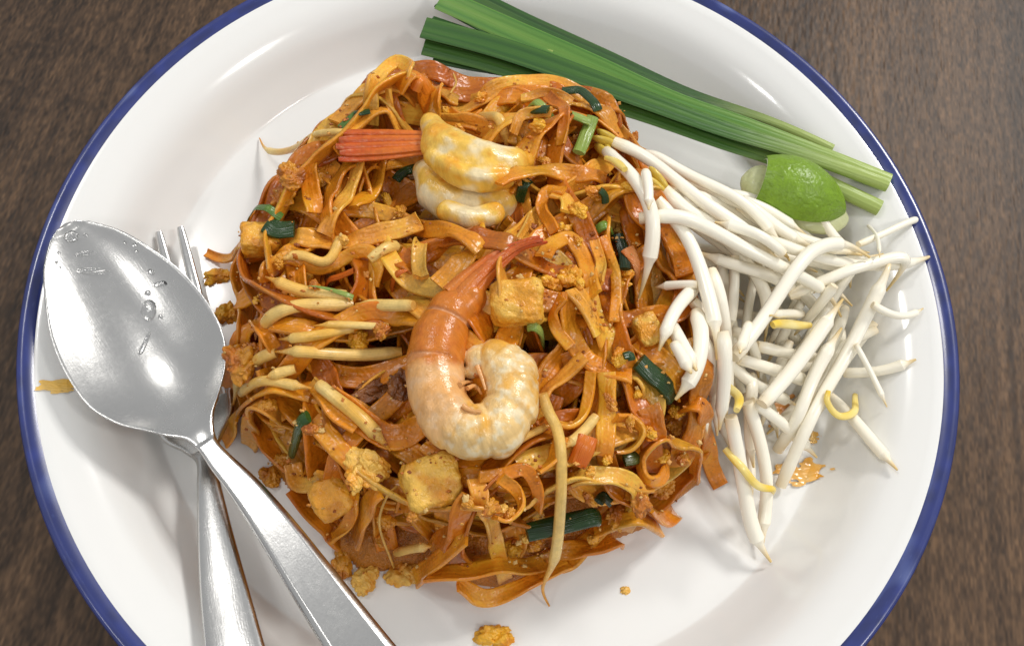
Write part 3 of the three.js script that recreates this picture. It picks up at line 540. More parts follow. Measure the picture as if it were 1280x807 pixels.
// a tail: ridged shell blades side by side; edges = pixel paths of the two long sides, base first
function tail(left, right, y, arch, blades, colA, colB, parent, over = 0.74) {
  const L = resample(left.map(([a, b]) => V(a, b, 0)), 4), R = resample(right.map(([a, b]) => V(a, b, 0)), 4), n = 34;
  const q = (A, t) => { const x = t * (A.length - 1), i = Math.min(A.length - 2, Math.floor(x)); return A[i].clone().lerp(A[i + 1], x - i); };
  for (let b = 0; b < blades; b++) {
    const c = (b + 0.5) / blades, end = 1 - 0.12 * Math.abs(noise(b * 3.7 + 0.4, 2.3)), pts = [], ws = [], s = rr(0, 99);
    for (let i = 0; i < n; i++) { const t = i / (n - 1) * end, p = q(L, t).lerp(q(R, t), c), w = q(L, t).distanceTo(q(R, t)) / blades; pts.push(atY(p.x, p.y, y + arch * t + 0.0011 * Math.sin(c * Math.PI) + (b % 2) * 0.0005)); ws.push(w * pxm(y) * over); }
    const [side, up] = frames(pts, () => (c - 0.5) * 0.9);
    const g = sweep(pts, side, up, (t, i) => { const e = 1 - Math.pow(t, 14) * 0.5; return Array.from({ length: 18 }, (_, k) => { const a = -2 * Math.PI * k / 18, u = Math.cos(a), v = Math.sin(a); return [ws[i] * u * e, Math.max(0.0005, Math.min(0.0022, ws[i] * 0.55)) * v * e + (Math.abs(u) < 0.3 && v > 0 ? 0.00025 : 0) + 0.0001 * noise(k * 1.7 + s, t * 7)]; }); },
      (o, t, p, k) => { const m = 0.5 + 0.5 * noise(k * 13 + s, t * 2.2) + 0.25 * noise(p.x * 900, p.y * 900, p.z * 900); o.copy(colA).lerp(colB, clamp(t * 0.8 + (m - 0.5) * 0.9, 0, 1)).lerp(rgb(0.88, 0.5, 0.24), 0.55 * sstep(m, 0.62, 0.95)); });
    part('tail_blade', g, prawnMat, parent); stampGeo(g);
  }
}
{ // curled prawn
  const pr = thing('prawn', 'curled cooked prawn with smooth orange shell in the middle of the noodles', 'prawn');
  const ch = chain([[588, 372, 22, 0.0015], [565, 392, 32], [549, 424, 36], [543, 456, 37], [546, 491, 36, 0.0004], [560, 523, 36, 0.0006], [588, 540, 35, 0.0008], [620, 536, 36, 0.0008], [640, 507, 35, 0.0008], [641, 470, 33, 0.0006], [621, 450, 30, 0.0002], [600, 450, 22, -0.0006], [588, 464, 11, -0.001]], 0.0046);
  const nseg = 11.9;
  const f = (x, y, z) => {
    const [d0, t] = toChain(ch, x, y, z);
    const seam = Math.abs(((t + 0.35) / 1.65) % 1 - 0.5), shell = 1 - sstep(t, 4.0, 4.6), flesh = 1 - shell;
    let d = d0 + 0.00045 * sstep(0.06 - Math.abs(0.5 - seam), 0, 0.06) * (shell + 0.6);
    if (d < 0.003) d += flesh * (0.0005 * fbm(x * 120, y * 120, z * 120, 2) - 0.0009 * Math.abs(noise(x * 150 + 9, y * 150, z * 150)) + 0.0005 * sstep(Math.abs((t * 0.9) % 1 - 0.5), 0.36, 0.5) + 0.0002) + shell * 0.0002 * noise(x * 200, y * 200, z * 200);
    return d;
  };
  const [lo, hi] = bounds([ch], 0.002), g = surfaceNets(f, lo, hi, 0.00042);
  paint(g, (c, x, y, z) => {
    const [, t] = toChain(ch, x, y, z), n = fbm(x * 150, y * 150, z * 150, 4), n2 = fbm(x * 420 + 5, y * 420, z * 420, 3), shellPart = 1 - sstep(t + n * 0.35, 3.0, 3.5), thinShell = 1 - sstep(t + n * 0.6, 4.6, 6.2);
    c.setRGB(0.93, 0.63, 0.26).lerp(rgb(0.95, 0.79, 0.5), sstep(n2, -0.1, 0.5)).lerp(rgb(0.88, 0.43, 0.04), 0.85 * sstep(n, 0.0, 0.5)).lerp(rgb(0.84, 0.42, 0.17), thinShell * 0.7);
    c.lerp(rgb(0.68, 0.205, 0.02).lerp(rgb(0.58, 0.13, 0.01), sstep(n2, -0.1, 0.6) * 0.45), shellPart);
    const seam = Math.abs(((t + 0.35) / 1.65) % 1 - 0.5); if (t < 4.4) c.lerp(rgb(0.82, 0.5, 0.3), 0.5 * sstep(seam, 0.44, 0.5));
  });
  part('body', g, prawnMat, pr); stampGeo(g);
  tail([[556, 361], [584, 337], [622, 312], [658, 298], [684, 292]], [[589, 391], [603, 362], [626, 335], [654, 312], [686, 304]], ch[0].p.y + 0.001, 0.004, 3, rgb(0.72, 0.22, 0.03), rgb(0.56, 0.045, 0.008), pr, 0.9);
  // thin inner leg scraps in the curl
  for (const path of [[[596, 456], [602, 470], [607, 486]], [[584, 486], [594, 482], [602, 492]], [[578, 506], [590, 513], [602, 514]], [[575, 482], [583, 476], [590, 472]]]) {
    const pts = pathFromPixels(path, 0.0008); drop(pts, 0.0006, 0.0005, { soft: 60, sink: 0.9 }); const [s, u] = frames(pts);
    part('leg', sweep(pts, s, u, (t) => oval(0.0006 * (1.1 - t * 0.6), 0.0005 * (1.1 - t * 0.6), 7), (c, t) => c.setRGB(0.8, 0.4, 0.14)), prawnMat, pr);
  }
}
{ // upper prawn
  const pr = thing('prawn', 'pale yellow prawn with a straight red tail near the top of the heap', 'prawn');
  const A = chain([[540, 156, 17, 0.001], [548, 178, 27, 0.002], [574, 196, 33, 0.003], [606, 206, 32, 0.003], [636, 206, 26, 0.0015], [654, 202, 15]], 0.0055), B = chain([[534, 216, 20], [543, 240, 27], [566, 256, 30], [596, 262, 30], [624, 252, 27], [642, 234, 18]], 0.0035);
  const C = chain([[556, 168, 10, 0.0055], [584, 180, 14, 0.0072], [616, 191, 14, 0.007], [646, 196, 10, 0.004]], 0.0055), D = chain([[544, 196, 14, 0.004], [566, 216, 17, 0.006], [600, 226, 17, 0.006], [630, 222, 13, 0.004]], 0.0045), E = chain([[560, 262, 15, 0.0045], [588, 272, 17, 0.005], [616, 266, 14, 0.0045]], 0.0035);
  const G = [[[524, 206], [548, 222], [580, 236], [612, 238], [648, 226]], [[536, 172], [556, 184], [584, 192], [618, 199], [650, 208]], [[536, 246], [560, 244], [590, 252], [622, 262]]].map((l, q) => l.map(([x, y]) => ({ p: atY(x, y, A[2].p.y + [0.004, 0.0065, 0.003][q]), r: 0 })));
  const f = (x, y, z) => {
    let d = smin(smin(toChain(A, x, y, z)[0], toChain(B, x, y, z)[0], 0.0005), smin(smin(toChain(C, x, y, z)[0], toChain(D, x, y, z)[0], 0.0004), toChain(E, x, y, z)[0], 0.0004), 0.0007);
    if (d < 0.003) d += 0.0007 * fbm(x * 90, y * 90, z * 90, 2) - 0.0004 * Math.abs(noise(x * 160, y * 160 + 3, z * 160)) + 0.0001;
    if (Math.abs(d) < 0.004) G.forEach((l, q) => { const e = toChain(l, x, y, z)[0] / 0.0022; d += [0.0026, 0.0012, 0.0014][q] * Math.exp(-e * e); });
    return d;
  };
  const [lo, hi] = bounds([A, B, C, D, E], 0.0025), g = surfaceNets(f, lo, hi, 0.00042);
  paint(g, (c, x, y, z) => { const n = fbm(x * 110 + 3, y * 110, z * 110, 4), n2 = fbm(x * 260, y * 260, z * 260, 3); c.setRGB(0.95, 0.78, 0.46).lerp(rgb(0.94, 0.56, 0.055), 0.9 * sstep(n, -0.35, 0.2)).lerp(rgb(0.86, 0.36, 0.02), 0.75 * sstep(n + n2 * 0.3, 0.25, 0.7)); });
  part('body', g, prawnMat, pr); stampGeo(g);
  tail([[545, 166], [490, 164], [450, 164], [418, 163]], [[543, 190], [490, 198], [450, 201], [419, 203]], A[0].p.y - 0.0008, 0.001, 5, rgb(0.74, 0.2, 0.025), rgb(0.52, 0.05, 0.008), pr, 1.0);
}
// noodle lying over the upper prawn, sprout hanging below the curled one
noodle(pathFromPixels([[622, 232], [650, 219], [690, 212], [725, 217], [757, 222]], 0.0011), 25 * pxm(0.035), noodleTones[0], { roll: 0.05, soft: 60, sink: 0.5, label: 'flat orange noodle lying against the right side of the upper prawn', group: undefined });
sprout([[678, 492], [684, 520], [692, 547], [695, 611], [695, 690], [686, 716], [676, 738], [686, 758]], 17, { fried: true, root: 0.3, label: 'long pale fried sprout hanging down from the curled prawn', group: undefined });
egg(742, 674, 18, 15, 0.2, 'pale peanut piece at the end of the long dark chive piece', 3, undefined, 'peanut_piece', 'peanut'); egg(774, 286, 17, 17, 0.2, 'pale peanut piece stuck to the small green chive ring', 3, undefined, 'peanut_piece', 'peanut');

// ---------------------------------------------------------------- long chives
{
  const rows = [   // pixel path from the cut tip to the stem end, widths at both ends, light or dark
    [[[543, 68], [620, 85], [690, 106]], 22, 10, 0], [[[540, 24], [600, 44], [690, 70]], 14, 8, 0], [[[548, 4], [620, 42], [700, 76], [790, 104]], 20, 8, 0],
    [[[530, 55], [620, 78], [720, 112], [812, 142], [900, 174], [980, 202], [1050, 236], [1100, 260]], 27, 22, 1], [[[575, -14], [660, 28], [760, 72], [860, 116], [960, 150], [1040, 188]], 30, 14, 0],
    [[[550, -2], [640, 38], [740, 81], [840, 125], [940, 159], [1030, 193], [1112, 226]], 29, 20, 2], [[[529, 34], [620, 58], [720, 92], [800, 122], [900, 159], [1000, 191], [1110, 231]], 29, 20, 1],
  ];
  rows.forEach(([px, w0, w1, tone], k) => {
    const lay = [0.0205, 0.0225, 0.0225, 0.0222, 0.0228, 0.0245, 0.0255][k], pts = resample(px.map(([x, y]) => atY(x, y, lay)), 0.0016), m = pxm(0.02) / 2 * 1.25, wf = (t) => lerp(w0, w1 * 0.82, sstep(t, 0.2, 0.95)) * m, s = rr(0, 99);
    const tilt = [0.2, -0.3, -0.35, 0.3, -0.2, 0.25, 0.1][k];
    const [side, up] = frames(pts, () => tilt);
    const A = [rgb(0.024, 0.085, 0.011), rgb(0.055, 0.155, 0.016), rgb(0.13, 0.27, 0.04)][tone], B = rgb(0.42, 0.52, 0.14), C = [rgb(0.01, 0.045, 0.008), rgb(0.02, 0.085, 0.01), rgb(0.06, 0.19, 0.025)][tone];
    const g = sweep(pts, side, up, (t) => { const a = wf(t), b = lerp(0.0006, 0.002, sstep(t, 0.75, 1)); return Array.from({ length: 32 }, (_, q) => { const an = -2 * Math.PI * q / 32, u = Math.cos(an), v = Math.sin(an); return [a * u, b * v - a * 0.12 * (1 - u * u) * (1 - sstep(t, 0.6, 0.95)) + 0.00015 * Math.sin(q * 2.4)]; }); },
      (c, t, p, q) => { const st = noise(q * 13 + s, t * 0.8) + 0.6 * noise(q * 37 + s, t * 1.5), st2 = noise(q * 60 + s, t * 3); c.copy(A).lerp(C, clamp(0.4 + st * 1.1, 0, 1)).lerp(B, clamp(sstep(t, 0.62, 1) * 0.85 + st2 * 0.12, 0, 1)); });
    single('chive_leaf', g, chiveMat, ['short dark cut chive leaf at the bottom of the bundle', 'narrow dark chive leaf between the two halves of the bundle', 'short dark chive leaf under the upper half of the bundle', 'green chive leaf with its pale stem end beside the lime', 'broad dark green chive leaf along the upper edge of the bundle', 'bright light green chive leaf in the upper half of the bundle', 'long green chive leaf lying on top of the bundle'][k], 'chive');
    stampPath(pts, (t) => wf(t) * 0.9, 0.0009);
  });
}

// ---------------------------------------------------------------- lime wedge
{
  const lw = thing('lime_wedge', 'green lime wedge lying rind side up beside the chive stems', 'lime wedge');
  const y0 = 0.0185, L = atY(945, 224, y0 + 0.006), Rr = atY(1066, 262, y0 + 0.004), ax = Rr.clone().sub(L), len = ax.length(); ax.normalize();
  const sideV = V(0, 1, 0).cross(ax).normalize(), upV = ax.clone().cross(sideV).normalize(), mid = atY(985, 242, y0 + 0.0045), a = 0.0184, b = 0.0113;
  const M = new THREE.Matrix4().makeBasis(ax, upV, sideV).setPosition(mid);
  const patch = (ra, rb, th, u0, u1, closed) => {
    const nu = 60, nv = 60, pos = [], uv = [], idx = [], p = V();
    for (let i = 0; i <= nu; i++) for (let j = 0; j <= nv; j++) {
      const u = lerp(u0, u1, i / nu), v = lerp(-th, th, j / nv), r = Math.pow(Math.max(0, 1 - u * u), 0.72);
      p.set(ra * u, rb * r * Math.cos(v), rb * r * Math.sin(v)).applyMatrix4(M); pos.push(p.x, p.y, p.z); uv.push(u * ra, v * rb);
    }
    for (let i = 0; i < nu; i++) for (let j = 0; j < nv; j++) { const q = i * (nv + 1) + j; idx.push(q, q + 1, q + nv + 1, q + 1, q + nv + 2, q + nv + 1); }
    const g = new THREE.BufferGeometry(); g.setAttribute('position', new THREE.Float32BufferAttribute(pos, 3)); g.setAttribute('uv', new THREE.Float32BufferAttribute(uv, 2)); g.setIndex(idx); g.computeVertexNormals(); return g;
  };
  const peel = tex(512, 512, (u, v) => { const k = 255 * (0.5 + 0.5 * Math.pow(T1(u, v, 26, 26), 2) + 0.2 * (T2(u, v, 60, 60) - 0.5)); return [k, k, k]; }, false, 40, 40);
  const peelCol = tex(512, 512, (u, v) => { const k = 0.93 + 0.1 * T2(u, v, 12, 12) + 0.08 * (T3(u, v, 60, 60) - 0.5); return [118 * k, 152 * k, 32 * k]; }, true, 40, 40);
  part('rind', patch(a, b, 1.25, -0.55, 1, false), phys({ map: peelCol, bumpMap: peel, bumpScale: 0.00036, roughness: 0.36 }), lw);
  part('pith', patch(a * 0.95, b * 0.92, 1.27, -0.57, 1, false), phys({ color: rgb(0.78, 0.82, 0.6), roughness: 0.7 }), lw);
  // juicy segments squeezed out under the rind
  const flesh = phys({ color: rgb(0.84, 0.87, 0.52), roughness: 0.22, transmission: 0.4, bumpMap: fibreBump, bumpScale: 0.0002 });
  for (const [px, py, l, w, h, dy] of [[975, 246, 0.023, 0.0165, 0.0085, 0.002], [1014, 262, 0.023, 0.0155, 0.008, 0.0015], [951, 232, 0.0125, 0.0135, 0.010, 0.003]]) {
    const q = atY(px, py, y0 + dy + 0.001), s = rr(0, 99), B = new THREE.Matrix4().makeBasis(ax, upV, sideV);
    part('segment', lump(14, (v) => { const r = 1 + 0.07 * noise(v.x * 1.7 + s, v.y * 1.7, v.z * 1.7) + 0.02 * noise(v.x * 5, v.y * 5, v.z * 5 + s); v.set(v.x * l / 2 * r, v.y * h / 2 * r, v.z * w / 2 * r).applyMatrix4(B); }, null, q), flesh, lw);
  }
  for (let i = 0; i < 24; i++) { const t = i / 23, q = atY(lerp(942, 1063, t), 250 - 20 * Math.sin(t * 3), y0); hset(q.x, q.z, 0.006, y0 + 0.009 * Math.sin(0.4 + t * 2.3)); }
}

// ---------------------------------------------------------------- raw bean sprouts
const sproutsRaw = [
  [[[840, 224], [900, 258], [980, 300]], 16], [[[858, 258], [920, 285], [990, 312]], 16], [[[870, 275], [930, 302], [1000, 330]], 15], [[[880, 252], [950, 285], [1030, 315]], 16], [[[850, 285], [910, 312], [980, 345]], 16], [[[905, 262], [970, 290], [1050, 318]], 15], [[[1010, 352], [985, 395], [955, 440]], 15], [[[935, 470], [960, 500], [975, 545]], 14],
  [[[905, 300], [960, 318], [1030, 330]], 15], [[[845, 232], [900, 262], [960, 284]], 15], [[[1020, 352], [985, 400], [962, 452]], 15], [[[935, 345], [925, 400], [928, 460]], 15], [[[950, 300], [1000, 322], [1060, 330], [1100, 322]], 14], [[[895, 330], [912, 400], [922, 470]], 15],
  [[[985, 430], [962, 480], [950, 540]], 15], [[[1050, 410], [1035, 455], [1022, 480]], 14], [[[850, 300], [880, 350], [888, 400]], 15], [[[925, 500], [935, 560], [940, 625]], 15], [[[880, 440], [893, 500], [915, 560]], 15], [[[1010, 300], [1050, 312], [1085, 318]], 13],
  [[[930, 330], [980, 362], [1040, 402]], 18], [[[1000, 330], [960, 382], [930, 440]], 18], [[[880, 300], [930, 352], [960, 422]], 18], [[[1060, 340], [1020, 402], [990, 470]], 18], [[[900, 460], [940, 490], [1000, 502]], 18], [[[1060, 382], [1030, 442], [1010, 512]], 17],
  [[[860, 248], [920, 268], [1000, 298]], 19], [[[890, 240], [950, 262], [1012, 292]], 17], [[[940, 470], [930, 520], [945, 582]], 18], [[[870, 420], [890, 470], [908, 532]], 19], [[[960, 330], [1010, 345], [1070, 352]], 17], [[[900, 380], [930, 420], [950, 470]], 17],   // pixel path thick end to root, width, seed leaf
  [[[920, 262], [959, 286], [1017, 306], [1075, 322]], 19], [[[834, 206], [846, 224], [872, 240], [903, 252], [950, 276], [990, 294], [1040, 306]], 20, 1], [[[796, 188], [830, 218], [880, 246], [934, 276], [968, 300], [991, 321]], 18, 1],
  [[[1055, 466], [1085, 468], [1110, 469], [1139, 454]], 17, 0, 'raw sprout lying low with its brown tip towards the rim'], [[[920, 452], [950, 460], [985, 470], [1020, 482]], 19], [[[943, 436], [968, 442], [994, 449], [1030, 452]], 18], [[[927, 515], [950, 527], [979, 540], [1022, 571]], 18],
  [[[1036, 497], [1058, 516], [1078, 540], [1094, 567], [1115, 591]], 17, 0, 'raw sprout lying on the bare plate slope apart from the pile'], [[[872, 389], [876, 432], [868, 466], [862, 490], [841, 504]], 22], [[[837, 407], [852, 448], [866, 470]], 20], [[[844, 428], [856, 452], [862, 470]], 16],
  [[[868, 361], [845, 384], [829, 412], [823, 440]], 19], [[[870, 360], [846, 359], [821, 357]], 13], [[[910, 333], [914, 375], [910, 420]], 15], [[[1004, 360], [960, 350], [920, 338], [868, 316]], 19],
  [[[827, 243], [855, 271], [900, 285], [934, 297], [984, 324]], 22, 1], [[[766, 183], [795, 194], [820, 213], [846, 242], [879, 262], [934, 290], [990, 322]], 20, 1], [[[1081, 337], [1040, 334], [1000, 331], [936, 323]].reverse().concat([[1120, 334], [1156, 331], [1168, 318]]), 18],
  [[[981, 377], [1017, 364], [1055, 350], [1087, 340], [1133, 326], [1126, 347], [1115, 357]], 18], [[[815, 266], [851, 297], [868, 332], [879, 368], [889, 410], [896, 450]], 20], [[[889, 337], [896, 382], [903, 424], [912, 480], [914, 520]], 20],
  [[[899, 420], [901, 479], [899, 537]], 20], [[[919, 519], [940, 557], [955, 600], [955, 642], [947, 666], [949, 690]], 20], [[[898, 537], [917, 590], [929, 642], [935, 682], [957, 705]], 21, 0, 'raw sprout pointing out of the pile across the bare plate with a curled tip'],
  [[[800, 272], [844, 281], [886, 299], [927, 324], [969, 348], [1017, 363], [1036, 370], [1055, 392]], 20], [[[1071, 308], [1100, 299], [1139, 287], [1166, 280]], 12, 0, 'thin raw sprout reaching over the blue rim past the chive stems'], [[[1042, 386], [1022, 416], [984, 470], [949, 509]].reverse(), 21],
  [[[1042, 420], [1022, 450], [1004, 484], [988, 522], [975, 560]].reverse(), 20], [[[1026, 376], [1010, 399], [992, 420]], 15], [[[975, 608], [981, 590], [995, 545], [1020, 498], [1050, 452], [1075, 398], [1094, 353], [1108, 321]], 20],
  [[[913, 452], [952, 402], [984, 350], [1007, 320], [1033, 309], [1068, 308], [1084, 326]], 21, 0, 'thick bent raw sprout lying across the top of the pile'], [[[761, 180], [770, 205], [785, 240], [802, 268], [814, 300], [811, 333], [802, 366]], 20, 1, 'raw sprout with yellow seed leaves hanging down over the noodles'], [[[806, 216], [812, 238], [811, 262]], 14],
  [[[1150, 389], [1139, 403], [1107, 406], [1081, 390]].reverse(), 12], [[[1065, 434], [1088, 466], [1110, 508]], 9], [[[1091, 276], [1092, 308], [1091, 331]], 6], [[[887, 495], [873, 507], [879, 523], [892, 532]], 10], [[[980, 316], [950, 300], [925, 285], [895, 275]], 16],
  [[[940, 400], [930, 420], [922, 445]], 14], [[[1000, 395], [975, 400], [950, 410]], 14],
];
for (let i = 0; i < 26; i++) {
  const cx = rr(870, 1050), cy = rr(275, 500), a = lerp(0.35, 1.15, clamp((cy - 270) / 180, 0, 1)) + rr(-0.5, 0.5) + (cx > 970 && cy > 340 ? 1.1 : 0), L = rr(45, 75), b = rr(-0.25, 0.25);
  if ((cx - 960) / 110 * ((cx - 960) / 110) + ((cy - 400) / 130) ** 2 > 1.15) continue;
  sproutsRaw.unshift([[[cx - L * Math.cos(a - b), cy - L * Math.sin(a - b)], [cx, cy], [cx + L * Math.cos(a + b), cy + L * Math.sin(a + b)]], rr(13, 18)]);
}
for (const [px, w, head, label] of sproutsRaw) sprout(px, w, { head: head ?? 0, ...(label ? { label, group: null } : {}) });
// yellow ones
for (const [px, w] of [[[[1074, 490], [1062, 519], [1042, 525], [1028, 507], [1034, 490]], 9], [[[905, 562], [923, 587], [943, 609], [971, 614]], 10], [[[915, 470], [923, 498], [914, 520]], 11], [[[943, 434], [968, 426], [1000, 420]], 12], [[[778, 222], [766, 205], [757, 200]], 10]]) {
  const pts = pathFromPixels(px, 0.0011), R = w * pxm(0.022) / 2; drop(pts, R * 0.8, R, { soft: 30, sink: 0.4 }); const [s, u] = frames(pts);
  const g = sweep(pts, s, u, (t) => oval(R * (0.55 + 0.6 * Math.sin(0.5 + t * 2.4)), R * 0.7, 9), (c, t, p) => c.setRGB(0.88, 0.74, 0.3).lerp(rgb(0.84, 0.58, 0.06), clamp(0.5 + noise(p.x * 200, p.z * 200), 0, 1)));
  stampPath(pts, R * 0.7, R); single('sprout_seed_leaf', g, sproutMat, 'curled yellow seed leaf among the raw sprouts', 'bean sprout', 'yellow seed leaves in the raw sprout pile');
}

// ---------------------------------------------------------------- sauce marks and crumbs on the plate
function smear(px, py, w, h, turn, label, colA, seed, dens) {
  const c = atY(px, py, 0.01), r = Math.hypot(c.x, c.z), y = plateY(r), q = atY(px, py, y), k = pxm(y), n = 200, pos = [], idx = [], id = [];
  const cs = Math.cos(turn), sn = Math.sin(turn);
  const inside = (u, v) => 1 - (u * u + v * v) + dens * fbm(u * 2.2 + seed, v * 2.2, seed, 2) > 0.25;
  for (let j = 0; j <= n; j++) for (let i = 0; i <= n; i++) { const u = -1.3 + 2.6 * i / n, v = -1.3 + 2.6 * j / n, X = q.x + (cs * u * w - sn * v * h) * k / 2, Z = q.z + (sn * u * w + cs * v * h) * k / 2; id.push(pos.length / 3); pos.push(X, plateY(Math.hypot(X, Z)) + 0.0005 + 0.00012 * noise(u * 5, v * 5, seed), Z); }
  for (let j = 0; j < n; j++) for (let i = 0; i < n; i++) if (inside(-1.3 + 2.6 * (i + 0.5) / n, -1.3 + 2.6 * (j + 0.5) / n)) { const a = j * (n + 1) + i; idx.push(a, a + n + 1, a + 1, a + 1, a + n + 1, a + n + 2); }
  const g = new THREE.BufferGeometry(); g.setAttribute('position', new THREE.Float32BufferAttribute(pos, 3)); g.setIndex(idx); g.computeVertexNormals();
  paint(g, (o, x, y2, z) => { const m = clamp(0.5 + 0.7 * fbm(x * 300 + seed, 1, z * 300, 3), 0, 1); o.copy(colA).lerp(rgb(0.84, 0.62, 0.26), m * 0.55); });
  return single('sauce_smear', g, vc({ roughness: 0.3, clearcoat: 0.6, clearcoatRoughness: 0.1 }), label, 'sauce');
}
smear(68, 479, 50, 20, -0.3, 'dry orange sauce smear on the plate rim by the spoon', rgb(0.86, 0.5, 0.08), 4.2, 0.75);
smear(998, 590, 66, 34, -0.15, 'orange sauce puddle under the tip of the raw sprouts', rgb(0.8, 0.38, 0.04), 7.7, 0.8); smear(975, 512, 50, 50, 0.2, 'orange sauce patch seen between the raw sprouts', rgb(0.72, 0.25, 0.02), 1.7, 0.9);
smear(1012, 546, 26, 18, 0.2, 'small orange sauce spot at the edge of the sprouts', rgb(0.8, 0.42, 0.05), 12.7, 1.2);
egg(620, 793, 44, 26, 0.1, 'orange crumb fallen on the plate below the heap', 0, undefined, 'food_crumb', 'crumb'); egg(781, 738, 13, 13, 0.1, 'tiny pale peanut crumb on the bare plate', 3, undefined, 'food_crumb', 'crumb');

// ---------------------------------------------------------------- cutlery
const brushed = tex(512, 512, (u, v) => { const k = 255 * (0.5 * T1(u, v, 14, 160) + 0.3 * T2(u, v, 90, 120) + 0.2 * T3(u, v, 200, 200)); return [k, k, k]; }, false, 30, 30);
const steelRough = tex(512, 512, (u, v) => { const k = 255 * (0.78 + 0.22 * T1(u, v, 50, 50) * T2(u, v, 9, 9) + 0.12 * (T3(u, v, 170, 170) - 0.5)); return [k, k, k]; }, false, 22, 22);
const steel = phys({ color: rgb(0.66, 0.655, 0.64), metalness: 1, roughness: 0.3, roughnessMap: steelRough, bumpMap: brushed, bumpScale: 0.000018 });
// a bar of varying half width: stations [x, y, height, half width px], top(t, v, hw) = offset of the top face
function slab(st, M, top, thick) {
  const ctrl = st.map(([x, y, h]) => atY(x, y, h)), curve = new THREE.CatmullRomCurve3(ctrl, false, 'centripetal'), n = (st.length - 1) * 8, P = [], W = [];
  for (let i = 0; i <= n; i++) { const u = i / n, s = u * (st.length - 1), a = Math.min(st.length - 2, Math.floor(s)), f = s - a; P.push(curve.getPoint(u));
    const w = (q) => st[clamp(q, 0, st.length - 1)][3], w0 = w(a - 1), w1 = w(a), w2 = w(a + 1), w3 = w(a + 2);
    W.push(Math.max(0.02, 0.5 * (2 * w1 + (w2 - w0) * f + (2 * w0 - 5 * w1 + 4 * w2 - w3) * f * f + (3 * w1 - w0 - 3 * w2 + w3) * f * f * f)) * pxm(P[i].y) * 1.0); }
  const [side, up] = frames(P), pos = [], uv = [], idx = []; let len = 0;
  for (let i = 0; i <= n; i++) {
    if (i) len += P[i].distanceTo(P[i - 1]);
    for (let j = 0; j < 2 * M + 2; j++) {
      const face = j <= M, v = face ? -1 + 2 * j / M : 1 - 2 * (j - M - 1) / M, o = top(i / n * (st.length - 1), v, W[i]), th = Math.min(thick(i / n * (st.length - 1)), W[i]);
      const edge = Math.pow(Math.abs(v), 12), y = face ? o - th * 0.25 * edge : o - th * (1 - 0.25 * edge);
      const p = P[i].clone().addScaledVector(side[i], v * W[i]).addScaledVector(up[i], y); pos.push(p.x, p.y, p.z); uv.push(len, v * W[i]);
    }
  }
  const m = 2 * M + 2;
  for (let i = 0; i < n; i++) for (let j = 0; j < m; j++) { const a = i * m + j, b = i * m + (j + 1) % m; idx.push(a, a + m, b, b, a + m, b + m); }
  const g = new THREE.BufferGeometry(); g.setAttribute('position', new THREE.Float32BufferAttribute(pos, 3)); g.setAttribute('uv', new THREE.Float32BufferAttribute(uv, 2)); g.setIndex(idx); g.computeVertexNormals();
  g.userData = { m, n, per: 8 };
  return g;
}
function cutAt(g, station) {   // two geometries that share the vertices and normals of one slab
  const k = station * g.userData.per * g.userData.m * 6, arr = Array.from(g.index.array);
  return [arr.slice(0, k), arr.slice(k)].map((a) => { const q = new THREE.BufferGeometry(); for (const n of ['position', 'normal', 'uv']) q.setAttribute(n, g.attributes[n]); q.setIndex(a); return q; });
}
const SH = 0.030;
let spoonTop;
{ // fork first, it lies under the spoon
  const fk = thing('fork', 'steel fork lying under the spoon with its tines towards the chives', 'fork');
  const hs = [[237, 500, 0.0085, 50], [245, 530, 0.0088, 44], [251, 552, 0.0105, 24], [255, 572, 0.0132, 11], [259, 600, 0.0160, 13], [264, 640, 0.0185, 17], [271, 690, 0.0212, 22], [280, 745, 0.0240, 27], [291, 805, 0.0275, 31], [305, 880, 0.0315, 36], [316, 930, 0.034, 34], [320, 948, 0.035, 20]];
  const g = slab(hs, 16, (s, v, w) => (s > 2.5 ? 0.0006 * (1 - v * v) : 0) - (s < 3 ? 0.0015 * (1 - v * v) * (1 - s / 3) : 0), () => 0.0018), [a, b] = cutAt(g, 3);
  part('head', a, steel, fk); part('handle', b, steel, fk);
  for (const [tx, ty, bx, by] of [[148, 306, 199, 508], [173, 298, 223, 503], [198, 290, 249, 498], [225, 284, 276, 494]]) {
    const pts = resample([atY(tx, ty, 0.0098), atY(lerp(tx, bx, 0.3), lerp(ty, by, 0.3), 0.0072), atY(lerp(tx, bx, 0.7), lerp(ty, by, 0.7), 0.0062), atY(bx, by, 0.0076)], 0.0015), [s, u] = frames(pts);
    part('tine', sweep(pts, s, u, (t) => oval(lerp(0.0010, 0.0022, Math.pow(t, 0.5)), 0.0008, 12)), steel, fk);
  }
}
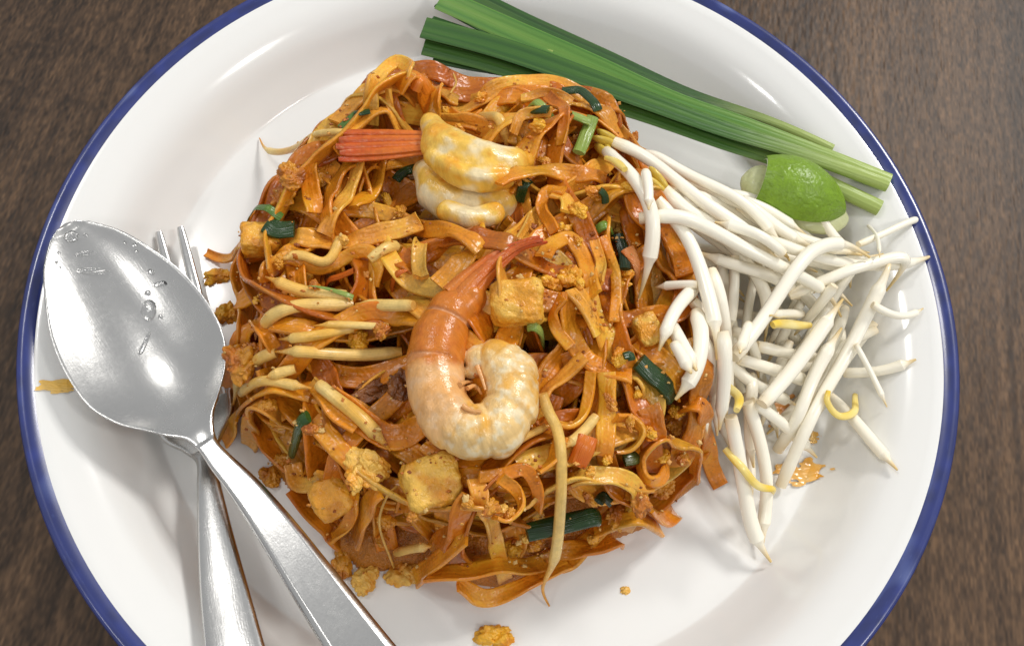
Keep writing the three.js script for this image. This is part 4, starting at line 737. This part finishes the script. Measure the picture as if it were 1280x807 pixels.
{
  const sp = thing('spoon', 'wet steel spoon resting on the fork, bowl up', 'spoon');
  const ax = [[79, 279.5, 0.2], [80.3, 281.2, 12.5], [85, 288, 27], [100, 311, 52], [120, 341, 71], [142, 375, 86], [164, 409, 92.5], [186, 443, 92], [203, 468, 85], [219, 493, 68], [235, 519, 39], [246, 535, 20], [257, 553, 12.5], [272, 573, 13.5], [306, 611, 18], [345, 662, 22.5], [392, 729, 27], [442, 800, 31], [500, 880, 35], [560, 965, 38], [600, 1020, 32], [612, 1038, 14]];
  const hh = [0.0315, 0.0315, 0.0315, 0.0312, 0.0305, 0.03, 0.0295, 0.029, 0.0288, 0.0286, 0.0284, 0.0284, 0.0285, 0.0288, 0.0298, 0.0310, 0.0322, 0.033, 0.0335, 0.034, 0.034, 0.034].map((h) => h + 0.0015);
  const wmax = 92.5 * pxm(0.03);
  const top = (s0, v, w) => { const s = s0 - 1; return s < 11 ? -0.0078 * Math.pow(clamp(w / wmax, 0, 1), 1.25) * Math.pow(1 - v * v, 1.0) * (1 - sstep(s, 9.5, 11)) - 0.0004 * sstep(s, 9.5, 11) * (1 - v * v) : (0.0004 + 0.0004 * sstep(s, 12, 14)) * (Math.abs(v) < 0.72 ? 1 : (1 - Math.abs(v)) / 0.28); };
  const g = slab(ax.map(([x, y, w], i) => [x, y, hh[i], w]), 40, top, (s) => s < 10 ? 0.0013 : 0.0021), [a, b] = cutAt(g, 12);
  part('bowl', a, steel, sp); part('handle', b, steel, sp);
  spoonTop = g;
}
// water on the spoon
{
  const P = spoonTop.attributes.position, { m } = spoonTop.userData, pts = [];
  for (let i = 0; i < P.count; i++) if (i % m <= 40) pts.push(V().fromBufferAttribute(P, i));
  const proj = pts.map((p) => { const d = p.clone().sub(CAM), w = d.dot(FW); return [PW / 2 + FPX * d.dot(CR) / w, PH / 2 - FPX * d.dot(CU) / w]; });
  const onSpoon = (x, y) => { let b = 0, bd = 1e9; proj.forEach(([u, v], i) => { const d = (u - x) ** 2 + (v - y) ** 2; if (d < bd) { bd = d; b = i; } }); return atY(x, y, pts[b].y); };
  const water = phys({ color: rgb(1, 1, 1), roughness: 0.02, transmission: 1, thickness: 0.001, ior: 1.33 });
  const droplet = (x, y, w, h, turn, label, group, shape) => { const c = onSpoon(x, y), k = pxm(c.y) / 2, s = rr(0, 9);
    single('water_drop', lump(10, (v) => { const f = shape ? shape(v) : 1; v.set(v.x * w * k * f * (1 + 0.2 * noise(v.z * 2 + s, 1)), Math.max(-0.1, v.y) * Math.min(w, h) * k * 0.5, v.z * h * k); }, new THREE.Euler(0, turn, 0), c.clone().add(V(0, 0.0001, 0))), water, label, 'water drop', group); };
  droplet(186, 386, 19, 30, 0, 'large round water drop in the spoon bowl'); droplet(181, 428, 9, 34, -0.15, 'long thin water drop running down the spoon bowl', undefined, (v) => 0.6 + 0.5 * Math.max(0, v.z));
  droplet(88, 295, 18, 16, 0, 'round water drop near the spoon tip');
  for (const [x, y, w, h, t] of [[104, 338, 52, 7, 0.2], [101, 317, 26, 6, 0.4], [203, 354, 34, 7, 0.35]]) droplet(x, y, w, h, t, 'thin streak of water on the spoon bowl', 'water streaks on the spoon');
  for (const [x, y, w] of [[188, 340, 9], [106, 294, 5], [73, 316, 6], [70, 328, 5], [168, 306, 6], [156, 303, 5], [170, 314, 5], [200, 396, 6], [184, 366, 8], [75, 334, 4]]) droplet(x, y, w, w, 0, 'tiny round water bead on the spoon bowl', 'small beads of water on the spoon');
}
renderer.render(scene, camera);
